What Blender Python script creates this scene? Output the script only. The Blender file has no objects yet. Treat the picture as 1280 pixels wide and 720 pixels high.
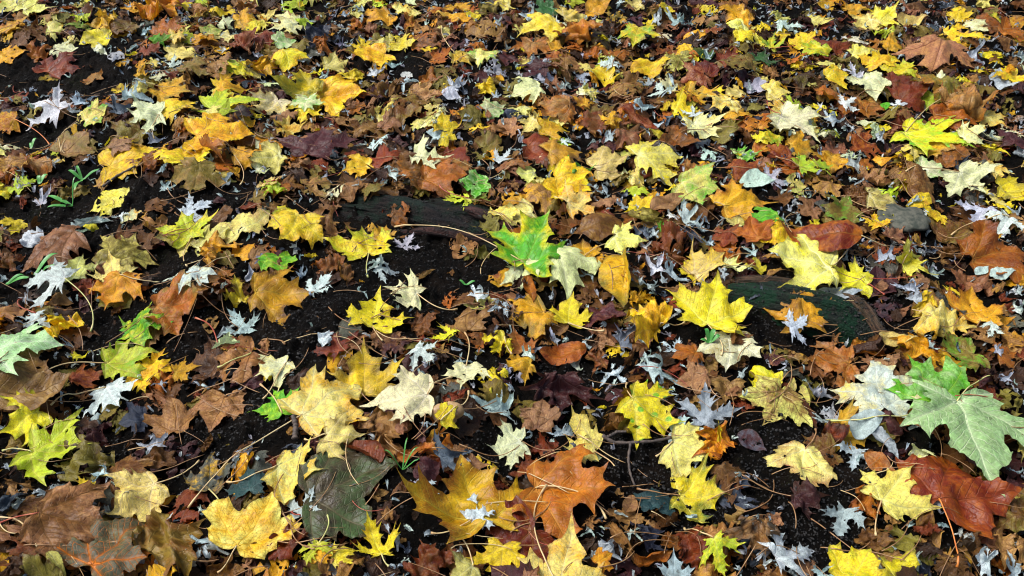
import bpy, bmesh, math, random
import numpy as np
from mathutils import Vector
from mathutils.geometry import delaunay_2d_cdt

PI = math.pi
R = math.radians
rng = np.random.default_rng(11)
random.seed(11)
SC = bpy.context.scene
COL = SC.collection

# ---------------------------------------------------------------- camera
CAM_H, PITCH, FOCAL = 1.2, R(41.0), 1100.0       # metres, radians, focal length for a 1280 wide frame
cd = bpy.data.cameras.new('camera')
cam = bpy.data.objects.new('camera', cd); COL.objects.link(cam)
cam.location = (0, 0, CAM_H); cam.rotation_euler = (PI/2 - PITCH, 0, 0)
cd.sensor_width = 36; cd.lens = 36*FOCAL/1280
cd.clip_start = .02; cd.clip_end = 500
SC.camera = cam

# ---------------------------------------------------------------- light
W = bpy.data.worlds.new('World'); SC.world = W; W.use_nodes = True
wt = W.node_tree
bg = wt.nodes['Background']
sky = wt.nodes.new('ShaderNodeTexSky'); sky.sky_type = 'NISHITA'; sky.sun_disc = False
SUN_EL, SUN_AZ = R(56), R(-80)                   # azimuth from +Y towards +X
sky.sun_elevation = SUN_EL; sky.sun_rotation = SUN_AZ
sky.air_density = 1.0; sky.dust_density = 3.0; sky.ozone_density = 1.0
wt.links.new(sky.outputs[0], bg.inputs[0]); bg.inputs[1].default_value = .05
sl = bpy.data.lights.new('sun', 'SUN'); sl.energy = 1.5; sl.angle = R(32); sl.color = (1, .99, .97)
so = bpy.data.objects.new('sun', sl); COL.objects.link(so)
so.location = (0, 0, 6)
sd = Vector((math.sin(SUN_AZ)*math.cos(SUN_EL), math.cos(SUN_AZ)*math.cos(SUN_EL), math.sin(SUN_EL)))
so.rotation_euler = sd.to_track_quat('Z', 'Y').to_euler()
vs = SC.view_settings; vs.view_transform = 'Standard'; vs.look = 'None'; vs.exposure = 1.68; vs.gamma = 1
vs.use_curve_mapping = False
SC.cycles.pixel_filter_type = 'BLACKMAN_HARRIS'; SC.cycles.filter_width = 1.05

# ---------------------------------------------------------------- node helpers
class NT:
    def __init__(s, name):
        s.m = bpy.data.materials.new(name); s.m.use_nodes = True
        s.t = s.m.node_tree; s.b = s.t.nodes['Principled BSDF']; s.out = s.t.nodes['Material Output']
    def n(s, typ, **kw):
        x = s.t.nodes.new(typ)
        for k, v in kw.items(): setattr(x, k, v)
        return x
    def put(s, sock, v):
        if isinstance(v, bpy.types.NodeSocket): s.t.links.new(v, sock)
        else: sock.default_value = v
    def math(s, op, a, b=0.0, c=0.0, clamp=False):
        x = s.n('ShaderNodeMath', operation=op, use_clamp=clamp)
        for i, v in enumerate((a, b, c)): s.put(x.inputs[i], v)
        return x.outputs[0]
    def step(s, v, lo, hi, a=0.0, b=1.0):
        x = s.n('ShaderNodeMapRange', interpolation_type='SMOOTHSTEP')
        for i, q in enumerate((v, lo, hi, a, b)): s.put(x.inputs[i], q)
        return x.outputs[0]
    def mix(s, f, a, b, mode='MIX'):
        x = s.n('ShaderNodeMix', data_type='RGBA', blend_type=mode)
        s.put(x.inputs[0], f); s.put(x.inputs[6], a); s.put(x.inputs[7], b)
        return x.outputs[2]
    def attr(s, name):
        return s.n('ShaderNodeAttribute', attribute_name=name)
    def noise(s, vec, scale, detail=3.0, rough=.55):
        x = s.n('ShaderNodeTexNoise'); s.put(x.inputs['Vector'], vec)
        x.inputs['Scale'].default_value = scale; x.inputs['Detail'].default_value = detail; x.inputs['Roughness'].default_value = rough
        return x
    def bump(s, h, strength, dist, normal=None):
        x = s.n('ShaderNodeBump'); x.inputs['Strength'].default_value = strength; x.inputs['Distance'].default_value = dist
        s.put(x.inputs['Height'], h)
        if normal is not None: s.put(x.inputs['Normal'], normal)
        return x.outputs[0]

def leaf_material():
    k = NT('leaf_blade')
    uv = k.attr('leaf_uv'); c1 = k.attr('tone'); c2 = k.attr('second_tone'); cv = k.attr('vein_tone')
    vn = k.attr('vein'); pa = k.attr('mix'); pb = k.attr('wear')
    sv = k.n('ShaderNodeSeparateXYZ'); k.put(sv.inputs[0], vn.outputs['Vector'])
    p, s_, rim = sv.outputs                                   # across the nearest vein, along it, distance to the edge
    sa = k.n('ShaderNodeSeparateXYZ'); k.put(sa.inputs[0], pa.outputs['Vector'])
    bias, edge, dots = sa.outputs
    sb = k.n('ShaderNodeSeparateXYZ'); k.put(sb.inputs[0], pb.outputs['Vector'])
    rnd, spots, veinamt = sb.outputs
    cb = k.n('ShaderNodeCombineXYZ'); k.put(cb.inputs[2], k.math('MULTIPLY', rnd, 40))
    va = k.n('ShaderNodeVectorMath', operation='ADD'); k.put(va.inputs[0], uv.outputs['Vector']); k.put(va.inputs[1], cb.outputs[0])
    P = va.outputs[0]
    n1 = k.noise(P, 2.3, 4, .6).outputs['Fac']
    n2 = k.noise(P, 9, 4, .65).outputs['Fac']
    n3 = k.noise(P, 34, 3, .6).outputs['Fac']
    # blotches of the second tone
    f = k.math('MULTIPLY_ADD', k.math('SUBTRACT', n1, .5), 3.4, bias)
    f = k.math('MULTIPLY_ADD', k.math('SUBTRACT', n2, .5), 1.1, f)
    er = k.step(rim, 0, .24, 1, 0)
    f = k.math('MULTIPLY_ADD', er, edge, f)
    vo = k.n('ShaderNodeTexVoronoi'); k.put(vo.inputs['Vector'], P); vo.inputs['Scale'].default_value = 4.2
    dd = k.math('MULTIPLY', k.step(vo.outputs['Distance'], .22, .34, 1, 0), dots)
    f = k.math('MAXIMUM', f, dd)
    f = k.math('ADD', f, 0, clamp=True)
    col = k.mix(f, c1.outputs['Color'], c2.outputs['Color'])
    # uneven pigment
    hs = k.n('ShaderNodeHueSaturation')
    k.put(hs.inputs['Hue'], k.math('MULTIPLY_ADD', k.math('SUBTRACT', n2, .5), .05, .5))
    k.put(hs.inputs['Value'], k.math('MULTIPLY_ADD', k.math('SUBTRACT', n3, .5), 1.25, k.math('MULTIPLY_ADD', k.math('SUBTRACT', n2, .5), 1.6, .96)))
    hs.inputs['Saturation'].default_value = 1.0
    k.put(hs.inputs['Color'], col); col = hs.outputs[0]
    # fine net of small veins
    vc = k.n('ShaderNodeTexVoronoi', feature='DISTANCE_TO_EDGE'); vc.inputs['Scale'].default_value = 13
    k.put(vc.inputs['Vector'], P)
    net = k.step(vc.outputs['Distance'], .0, .10, 1, 0)
    # side veins leaving every main vein
    t = k.math('MULTIPLY_ADD', k.math('SUBTRACT', n2, .5), .5, k.math('MULTIPLY', k.math('SUBTRACT', s_, k.math('MULTIPLY', p, .85)), 8.5))
    fr = k.math('ABSOLUTE', k.math('SUBTRACT', k.math('FRACT', t), .5))
    side = k.math('MULTIPLY', k.step(fr, .0, .085, 1, 0), k.step(p, .1, .42, 1, .25))
    wm = k.math('MULTIPLY_ADD', s_, -.011, .021)
    wm = k.math('MAXIMUM', wm, .006)
    main = k.step(k.math('DIVIDE', p, wm), .35, 1.15, 1, 0)
    halo = k.step(p, 0, .07, .35, 0)
    v = k.math('MAXIMUM', main, k.math('MULTIPLY', side, .8))
    v = k.math('MAXIMUM', v, k.math('MULTIPLY', net, .22))
    v = k.math('MAXIMUM', v, halo)
    col = k.mix(k.math('MULTIPLY', v, veinamt, clamp=True), col, cv.outputs['Color'])
    # brown edge, freckles, decay stains
    br = k.math('MULTIPLY', k.step(k.math('MULTIPLY_ADD', n2, .16, rim), .06, .13, 1, 0), .55)
    col = k.mix(k.math('MULTIPLY', br, k.math('MINIMUM', k.math('ADD', spots, .25), 1)), col, (.10, .045, .015, 1))
    v2 = k.n('ShaderNodeTexVoronoi'); k.put(v2.inputs['Vector'], P); v2.inputs['Scale'].default_value = 19
    fk = k.math('MULTIPLY', k.step(v2.outputs['Distance'], .10, .22, 1, 0), k.step(n1, .40, .62))
    col = k.mix(k.math('MULTIPLY', fk, spots, clamp=True), col, (.05, .025, .01, 1))
    st = k.math('MULTIPLY', k.step(n1, .58, .72), k.step(n2, .45, .62))
    col = k.mix(k.math('MULTIPLY', st, k.math('MULTIPLY', spots, .55)), col, (.12, .055, .015, 1))
    k.put(k.b.inputs['Base Color'], col)
    k.put(k.b.inputs['Roughness'], k.math('MULTIPLY_ADD', n2, .5, .14))
    k.b.inputs['Specular IOR Level'].default_value = .33
    h = k.math('MULTIPLY_ADD', v, -.8, k.math('MULTIPLY_ADD', n3, .5, k.math('MULTIPLY', n2, .7)))
    nb = k.bump(h, .8, .002)
    k.put(k.b.inputs['Normal'], nb)
    tr = k.n('ShaderNodeBsdfTranslucent'); k.put(tr.inputs['Color'], col); k.put(tr.inputs['Normal'], nb)
    mx = k.n('ShaderNodeMixShader'); mx.inputs[0].default_value = .27
    k.t.links.new(k.b.outputs[0], mx.inputs[1]); k.t.links.new(tr.outputs[0], mx.inputs[2])
    k.t.links.new(mx.outputs[0], k.out.inputs[0])
    return k.m

def stalk_material(name, c, c2):
    k = NT(name)
    tc = k.n('ShaderNodeTexCoord'); n = k.noise(tc.outputs['Object'], 60, 3)
    k.put(k.b.inputs['Base Color'], k.mix(k.step(n.outputs['Fac'], .42, .66), c+(1,), c2+(1,)))
    k.b.inputs['Roughness'].default_value = .42
    k.put(k.b.inputs['Normal'], k.bump(n.outputs['Fac'], .4, .001))
    return k.m

def soil_material():
    k = NT('wet_black_soil')
    tc = k.n('ShaderNodeTexCoord'); P = tc.outputs['Object']
    a = k.noise(P, 14, 5, .6).outputs['Fac']; b = k.noise(P, 130, 5, .7).outputs['Fac']
    c = k.noise(P, 420, 3, .7).outputs['Fac']; m = k.noise(P, 5.5, 4, .6).outputs['Fac']
    col = k.mix(k.step(b, .35, .72), (.0014, .0012, .0010, 1), (.0085, .0058, .0036, 1))
    col = k.mix(k.math('MULTIPLY', k.step(a, .50, .66), .5), col, (.018, .011, .007, 1))
    col = k.mix(k.math('MULTIPLY', k.math('MULTIPLY', k.step(m, .56, .68), k.step(c, .5, .66)), .7), col, (.03, .045, .010, 1))
    vo = k.n('ShaderNodeTexVoronoi'); k.put(vo.inputs['Vector'], P); vo.inputs['Scale'].default_value = 210
    col = k.mix(k.math('MULTIPLY', k.step(vo.outputs['Distance'], .06, .13, 1, 0), .04), col, (.03, .022, .014, 1))
    k.put(k.b.inputs['Base Color'], col)
    k.put(k.b.inputs['Roughness'], k.math('MULTIPLY_ADD', b, .6, .35))
    k.b.inputs['Specular IOR Level'].default_value = .08
    h = k.math('MULTIPLY_ADD', b, 1.0, k.math('MULTIPLY', c, .6))
    k.put(k.b.inputs['Normal'], k.bump(h, 1.0, .016))
    return k.m

def bark_material(name, dark, light, moss, mossamt):
    k = NT(name)
    uv = k.attr('bark_uv').outputs['Vector']
    mp = k.n('ShaderNodeMapping'); k.put(mp.inputs[0], uv); mp.inputs['Scale'].default_value = (24, 190, 1)
    g = k.noise(mp.outputs[0], 1.0, 5, .65).outputs['Fac']
    tc = k.n('ShaderNodeTexCoord'); n = k.noise(tc.outputs['Object'], 30, 4, .6).outputs['Fac']
    f = k.noise(tc.outputs['Object'], 160, 3, .6).outputs['Fac']
    col = k.mix(k.step(g, .40, .64), dark+(1,), light+(1,))
    col = k.mix(k.math('MULTIPLY', k.step(n, .42, .58), mossamt), col, moss+(1,))
    col = k.mix(k.math('MULTIPLY', k.step(f, .55, .7), .4), col, (.008, .007, .006, 1))
    k.put(k.b.inputs['Base Color'], col); k.b.inputs['Roughness'].default_value = .5
    k.b.inputs['Specular IOR Level'].default_value = .16
    k.put(k.b.inputs['Normal'], k.bump(k.math('MULTIPLY_ADD', f, .6, g), 1.0, .012))
    return k.m

def plain_material(name, c, c2, scale, rough):
    k = NT(name)
    tc = k.n('ShaderNodeTexCoord'); n = k.noise(tc.outputs['Object'], scale, 5, .65).outputs['Fac']
    k.put(k.b.inputs['Base Color'], k.mix(k.step(n, .36, .66), c+(1,), c2+(1,)))
    k.b.inputs['Roughness'].default_value = rough
    k.put(k.b.inputs['Normal'], k.bump(n, .7, .002))
    return k.m

M_LEAF = leaf_material()
M_STALK = {'p': stalk_material('pale_stalk', (.55, .42, .20), (.42, .25, .10)),
           'r': stalk_material('red_stalk', (.30, .04, .02), (.42, .14, .07)),
           'b': stalk_material('brown_stalk', (.22, .11, .04), (.36, .21, .09)),
           'g': stalk_material('green_stalk', (.42, .44, .13), (.55, .45, .20)),
           'o': stalk_material('orange_stalk', (.55, .18, .03), (.45, .12, .02))}
M_SOIL = soil_material()

# ---------------------------------------------------------------- terrain height
GX0, GX1, GY0, GY1, CELL = -2.5, 2.5, .25, 4.0, .004
NX, NY = int((GX1-GX0)/CELL), int((GY1-GY0)/CELL)
class Waves:
    def __init__(s, seed, octs):
        r = np.random.default_rng(seed); s.w = []
        for lam, amp, n in octs:
            for _ in range(n):
                a = r.uniform(0, 2*PI); kx = 2*PI/(lam*r.uniform(.75, 1.35))
                s.w.append((kx*math.cos(a), kx*math.sin(a), r.uniform(0, 2*PI), amp/math.sqrt(n)*1.4))
    def __call__(s, x, y):
        z = np.zeros_like(x)
        for a, b, p, m in s.w: z += m*np.sin(a*x+b*y+p)
        return z
big = Waves(3, [(.9, .012, 4), (.3, .006, 5)])
clod = Waves(4, [(.075, .004, 6), (.035, .0034, 7), (.017, .0024, 8)])
def terrain(x, y):
    c = clod(x, y)
    return big(x, y) + np.abs(c)*1.2 + .35*c
gx = GX0 + (np.arange(NX)+.5)*CELL; gy = GY0 + (np.arange(NY)+.5)*CELL
XX, YY = np.meshgrid(gx, gy)
H = terrain(XX, YY)
BASE = big(XX, YY)

def blur(a, r):
    if r < 1: return a
    p = np.pad(a, r, mode='edge')
    c = np.cumsum(np.pad(p, ((1, 0), (0, 0))), 0); p = (c[2*r+1:]-c[:-2*r-1])/(2*r+1)
    c = np.cumsum(np.pad(p, ((0, 0), (1, 0))), 1); return (c[:, 2*r+1:]-c[:, :-2*r-1])/(2*r+1)
def cells(x, y):
    return np.clip(((y-GY0)/CELL).astype(int), 0, NY-1), np.clip(((x-GX0)/CELL).astype(int), 0, NX-1)
def window(x, y, m=8):
    iy, ix = cells(x, y)
    return slice(max(0, iy.min()-m), min(NY, iy.max()+m+1)), slice(max(0, ix.min()-m), min(NX, ix.max()+m+1))
def hsample(x, y, r=2):
    sy, sx = window(x, y, r+4)
    b = blur(H[sy, sx], r); iy, ix = cells(x, y)
    return b[iy-sy.start, ix-sx.start]
def raise_h(x, y, z):
    iy, ix = cells(x, y)
    sy, sx = window(x, y, 3)
    T = np.full((sy.stop-sy.start, sx.stop-sx.start), -9.)
    np.maximum.at(T, (iy-sy.start, ix-sx.start), z)
    F = T.copy()
    for dy in (-1, 0, 1):
        for dx in (-1, 0, 1):
            F = np.where(F > -5, F, np.roll(np.roll(T, dy, 0), dx, 1))
    H[sy, sx] = np.maximum(H[sy, sx], F)

def link(o, parent=None):
    COL.objects.link(o)
    if parent: o.parent = parent
    return o
def tag(o, label=None, cat=None, group=None, kind=None):
    if label: o['label'] = label
    if cat: o['category'] = cat
    if group: o['group'] = group
    if kind: o['kind'] = kind
    return o
def mesh_obj(name, V, F, mat, parent=None, smooth=True):
    me = bpy.data.meshes.new(name); me.from_pydata([tuple(v) for v in V], [], F)
    if smooth: me.shade_smooth()
    me.materials.append(mat)
    return link(bpy.data.objects.new(name, me), parent)

# the soil as one sheet: fine under the view, coarse out to the horizon
def soil():
    def axis(lo, hi, step, far):
        a = list(np.arange(lo, hi+1e-6, step)); s = step
        while a[-1] < far: s *= 1.6; a.append(a[-1]+s)
        s = step
        while a[0] > -far: s *= 1.6; a.insert(0, a[0]-s)
        return np.array(a)
    ax = axis(-2.2, 2.2, .0055, 300); ay = axis(.4, 3.5, .0055, 300)
    X, Y = np.meshgrid(ax, ay)
    Z = terrain(X, Y)
    far = np.clip((np.hypot(X, Y-1.5)-2.5)/2, 0, 1); Z = Z*(1-far)
    V = np.stack([X, Y, Z], -1).reshape(-1, 3)
    n, m = len(ay), len(ax)
    i = np.arange(n-1)[:, None]*m + np.arange(m-1)[None, :]
    F = np.stack([i, i+1, i+m+1, i+m], -1).reshape(-1, 4)
    me = bpy.data.meshes.new('ground')
    me.vertices.add(len(V)); me.vertices.foreach_set('co', V.ravel())
    me.loops.add(F.size); me.loops.foreach_set('vertex_index', F.ravel())
    me.polygons.add(len(F)); me.polygons.foreach_set('loop_start', np.arange(0, F.size, 4)); 
    me.update(calc_edges=True); me.validate(); me.shade_smooth(); me.materials.append(M_SOIL)
    o = link(bpy.data.objects.new('ground', me)); tag(o, kind='structure')
soil()

# ---------------------------------------------------------------- leaf outlines (right half; T = sharp tip)
T = True
OUT = {
 'M': [(0,0,0),(.05,-.07,0),(.16,-.15,0),(.32,-.17,0),(.56,-.15,T),(.50,-.05,0),(.50,.02,0),(.61,.07,T),(.52,.12,0),(.475,.18,0),(.55,.22,0),
       (.76,.25,T),(.73,.34,0),(.78,.45,0),(.98,.67,T),(.78,.60,0),(.70,.64,0),(.67,.80,T),(.56,.66,0),(.42,.575,0),(.335,.56,0),
       (.31,.64,0),(.33,.74,0),(.41,.88,T),(.26,.88,0),(.15,.95,0),(.055,1.08,0),(0,1.33,T)],
 'B': [(0,0,0),(.06,-.09,0),(.20,-.17,0),(.40,-.16,0),(.60,-.10,T),(.58,0,0),(.60,.08,0),(.68,.14,T),(.62,.20,0),(.60,.25,0),(.68,.28,0),
       (.82,.34,T),(.78,.42,0),(.82,.52,0),(.86,.70,T),(.74,.68,0),(.66,.71,0),(.58,.80,T),(.50,.72,0),(.42,.68,0),(.36,.69,0),
       (.35,.76,0),(.36,.84,T),(.28,.88,0),(.18,.98,0),(.07,1.08,0),(0,1.2,T)],
 'S': [(0,0,0),(.03,-.03,0),(.14,-.09,0),(.26,-.10,0),(.50,-.16,T),(.38,-.04,0),(.34,.01,0),(.44,.05,T),(.31,.10,0),(.25,.155,0),(.31,.19,0),
       (.40,.19,0),(.60,.16,T),(.55,.26,0),(.60,.30,0),(.82,.32,T),(.74,.41,0),(.80,.50,0),(.98,.70,T),(.78,.60,0),(.68,.62,0),(.66,.76,T),
       (.56,.58,0),(.46,.52,0),(.46,.60,T),(.35,.46,0),(.215,.40,0),(.17,.44,0),(.165,.54,0),(.19,.64,0),(.33,.72,T),(.21,.76,0),(.20,.82,0),
       (.32,.99,T),(.18,.96,0),(.14,1.0,0),(.18,1.16,T),(.08,1.14,0),(.04,1.26,0),(0,1.46,T)],
 'N': [(0,0,0),(.05,.05,0),(.07,.30,0),(.12,.42,0),(.26,.50,T),(.15,.60,0),(.14,.72,0),(.20,.84,0),(.30,.96,T),(.15,.98,0),(.10,1.1,0),(.16,1.24,T),(.06,1.26,0),(0,1.56,T)],
 'O': [(0,0,0),(.06,-.02,0),(.22,.06,0),(.38,.26,0),(.45,.52,0),(.44,.80,0),(.36,1.06,0),(.22,1.28,0),(.09,1.42,0),(0,1.56,T)],
}
LOBES = {'M': [(90,1.2),(34.5,1.08),(145.5,1.08),(-15,.55),(195,.55)], 'B': [(90,1.15),(39,1.05),(141,1.05),(-9,.58),(189,.58)],
         'S': [(90,1.4),(35.5,1.16),(144.5,1.16),(-17.5,.48),(197.5,.48)], 'O': [(90,1.5)], 'N': [(90,1.5)]}
SPAN = {'M': 1.62, 'B': 1.55, 'S': 1.72, 'O': 1.45, 'N': 1.5}
MID = {'M': .50, 'B': .48, 'S': .56, 'O': .78, 'N': .78}

def smooth_outline(pts, sharp_gain, r):
    full = [(x, y, t) for x, y, t in pts] + [(-x, y, t) for x, y, t in pts[-2:0:-1]]
    # jitter each point, tips more along their own direction
    q = []
    for x, y, t in full:
        d = math.hypot(x, y)
        if t and d > 0: g = 1 + r.normal(0, .055)*sharp_gain; q.append((x*g + r.normal(0, .012), y*g + r.normal(0, .012), t))
        else: q.append((x + r.normal(0, .010)*(d > .05), y + r.normal(0, .010)*(d > .05), t))
    a1, a2, a3, f1, f2, f3 = (*r.normal(0, .05, 3), *r.uniform(0, 6.28, 3))
    q = [(x*(1+g_), y*(1+g_), t) for x, y, t in q for g_ in [sum(a*math.cos(k*math.atan2(y, x)+f) for a, k, f in ((a1, 1, f1), (a2, 2, f2), (a3, 3, f3)))]]
    n = len(q); tips = [i for i in range(n) if q[i][2]]
    out = []
    for a, b in zip(tips, tips[1:]+[tips[0]+n]):
        seg = [np.array(q[i % n][:2]) for i in range(a, b+1)]
        for _ in range(2):
            new = [seg[0]]
            for u, v in zip(seg, seg[1:]):
                new.append(u*.75+v*.25); new.append(u*.25+v*.75)
            new.append(seg[-1]); seg = new
        out += seg[:-1]
    # finer sampling of long runs
    res = []
    for u, v in zip(out, out[1:]+out[:1]):
        d = np.linalg.norm(v-u); m = max(1, int(d/.055))
        for i in range(m): res.append(u+(v-u)*i/m)
    return np.array(res)

def inside(P, poly):
    x, y = P[:, 0], P[:, 1]; c = np.zeros(len(P), bool)
    j = len(poly)-1
    for i in range(len(poly)):
        xi, yi = poly[i]; xj, yj = poly[j]
        if yi != yj: c ^= ((yi > y) != (yj > y)) & (x < (xj-xi)*(y-yi)/(yj-yi)+xi)
        j = i
    return c

def rimdist(P, poly):
    A = poly; B = np.roll(poly, -1, 0); d = np.full(len(P), 9.)
    for a, b in zip(A, B):
        ab = b-a; l2 = ab@ab+1e-12
        t = np.clip(((P-a)@ab)/l2, 0, 1)
        d = np.minimum(d, np.hypot(*(P-(a+t[:, None]*ab)).T))
    return d

_cache = {}
def flat_leaf(shape, seed, sp):
    """2-D triangulated leaf: points, triangles, vein coordinates, rim distance, vein chains"""
    key = (shape, seed, sp)
    if key in _cache: return _cache[key]
    r = np.random.default_rng(seed*7+ord(shape))
    poly = smooth_outline(OUT[shape], 1.0 if shape != 'O' else .3, r)
    lo, hi = poly.min(0), poly.max(0)
    g = np.array([(lo[0]+(i+.5*(j % 2))*sp, lo[1]+j*sp*.87) for j in range(int((hi[1]-lo[1])/(sp*.87))+1) for i in range(int((hi[0]-lo[0])/sp)+1)])
    g = g + r.uniform(-.18, .18, g.shape)*sp
    g = g[inside(g, poly)]
    g = g[rimdist(g, poly) > sp*.45]
    chains, pts, edges = [], [], []
    for k, (ang, L) in enumerate(LOBES[shape]):
        d = np.array([math.cos(R(ang)), math.sin(R(ang))]); n = int(L/.07)
        c = np.array([d*L*(i+1)/n*.97 for i in range(n)])
        c = c[inside(c, poly)]; c = c[rimdist(c, poly) > .012]
        chains.append(c)
        g = g[np.abs(g@np.array([-d[1], d[0]]))+9*((g@d) < 0)*1.0 > sp*.38]
    hub = np.array([[0, .006]])
    verts = [*poly]; npoly = len(verts)
    hubi = len(verts); verts.append(hub[0])
    for c in chains:
        prev = hubi
        for q in c:
            verts.append(q); edges.append((prev, len(verts)-1)); prev = len(verts)-1
    verts += [*g]
    vo, eo, fo, *_ = delaunay_2d_cdt([Vector(v) for v in verts], edges, [list(range(npoly))], 1, 1e-5)
    P = np.array([v[:] for v in vo]); F = [tuple(f) for f in fo]
    # vein coordinates by the nearest lobe direction
    ang = np.arctan2(P[:, 1], P[:, 0]); best = np.full(len(P), 9.); s = np.zeros(len(P)); p = np.zeros(len(P)); lob = np.zeros(len(P), int)
    for k, (a, L) in enumerate(LOBES[shape]):
        d = np.abs((ang-R(a)+PI) % (2*PI)-PI)
        w = d < best
        best = np.where(w, d, best); lob = np.where(w, k, lob)
        cs, sn = math.cos(R(a)), math.sin(R(a))
        s = np.where(w, P[:, 0]*cs+P[:, 1]*sn, s); p = np.where(w, -P[:, 0]*sn+P[:, 1]*cs, p)
    rim = rimdist(P, poly)
    idx = []
    for c in chains:
        idx.append([int(np.argmin(np.hypot(*(P-q).T))) for q in [hub[0], *c]])
    _cache[key] = (P, F, s, p, lob, rim, idx)
    return _cache[key]

def shape3d(shape, P, s, p, lob, curl, r):
    """deform the flat leaf; returns xyz in leaf units"""
    x, y = P[:, 0].copy(), P[:, 1].copy()
    rr = np.hypot(x, y-.35); z = np.zeros(len(P))
    wob = Waves(int(r.integers(1e9)), [(1.6, .045, 3)]); wob2 = Waves(int(r.integers(1e9)), [(1.6, .045, 3)])
    x += wob(P[:, 0], P[:, 1]); y += wob2(P[:, 0], P[:, 1])
    lobz = r.normal(0, 1, 6)[lob]
    amp = {'f': .012, 'c': .04, 'd': .03, 'u': .03, 'x': .10, 'k': .03, 'r': .03, 's': .03}[curl]
    z += Waves(int(r.integers(1e9)), [(.9, amp, 3), (.42, amp*.6, 4), (.2, amp*.22, 4)])(P[:, 0], P[:, 1])
    z += .05*(1-np.exp(-np.abs(p)/.07)) + .012*np.cos(2*PI*8.5*(s-.85*np.abs(p)))*np.minimum(np.abs(p)/.1, 1)
    ap = np.abs(p)
    if curl == 'c':
        z += r.uniform(-.36, .20)*rr**2 + lobz*.22*np.maximum(s-.25, 0)**2
        z += r.uniform(-.10, .35)*ap**2*2
    elif curl == 'f': z += -.03*rr**2 + lobz*.03*np.maximum(s-.3, 0)**2
    elif curl == 'd': z += -.42*rr**2 + lobz*.05*np.maximum(s-.3, 0)**2
    elif curl == 'u': z += .50*rr**2 + lobz*.06*np.maximum(s-.3, 0)**2
    elif curl == 'x':
        z += lobz*.26*np.maximum(s-.2, 0)**1.6 + r.uniform(.1, .6)*ap**2*2
        z += np.abs(Waves(int(r.integers(1e9)), [(.55, .10, 3)])(P[:, 0], P[:, 1]))
    if curl in 'rxk':
        a = r.uniform(0, PI) if curl == 'x' else PI/2 + r.normal(0, .12)
        ca, sa = math.cos(a), math.sin(a)
        u = x*ca+(y-.45)*sa; v = -x*sa+(y-.45)*ca           # roll v around the axis u
        if curl == 'k':
            ang = r.uniform(.7, 1.05); sg = 1 if r.random() < .5 else -1
            vv, zz = v*np.cos(ang), np.abs(v)*np.sin(ang)+z
            ln = sg*r.uniform(.35, .8)
            v, z = vv*math.cos(ln)-zz*math.sin(ln), vv*math.sin(ln)+zz*math.cos(ln)
        else:
            Rr = r.uniform(.20, .30) if curl == 'r' else r.uniform(.5, .9)
            off = r.uniform(-.2, .2) if curl == 'x' else r.uniform(-.1, .1)
            sgn = 1 if (curl == 'r' or r.random() < .6) else -1
            t = np.clip((v-off)/Rr, -2.5, 2.5); ex = (v-off) - t*Rr
            nz, nv = (Rr - z*sgn)*(1-np.cos(t)), (Rr - z*sgn)*np.sin(t) + ex*np.cos(t)
            z = z + sgn*nz; v = nv + off
        x = u*ca-v*sa; y = u*sa+v*ca+.45
    if curl == 's':
        Rr = r.uniform(.07, .13)
        t = np.clip(p/Rr, -2.3, 2.3); q = Rr*np.sin(t) + (p-t*Rr)*np.cos(t)*.6
        dz = Rr*(1-np.cos(t))
        # each lobe also bends along its length
        kap = (r.uniform(-1.2, 3.0, 6) if shape != 'N' else r.uniform(1.2, 3.8, 6))[lob]; ss = s.copy(); e = np.abs(kap)+.05
        bx = np.sin(e*np.maximum(ss, 0))/e; bz = np.sign(kap)*(1-np.cos(e*np.maximum(ss, 0)))/e
        ss = np.where(ss > 0, bx, ss)
        la = np.array([R(a) for a, L in LOBES[shape]])[np.minimum(lob, len(LOBES[shape])-1)]
        la = la + r.normal(0, .25, 6)[lob]
        x = ss*np.cos(la)-q*np.sin(la); y = ss*np.sin(la)+q*np.cos(la); z = z + dz + bz*.8
    return np.stack([x, y, z], -1)

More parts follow.
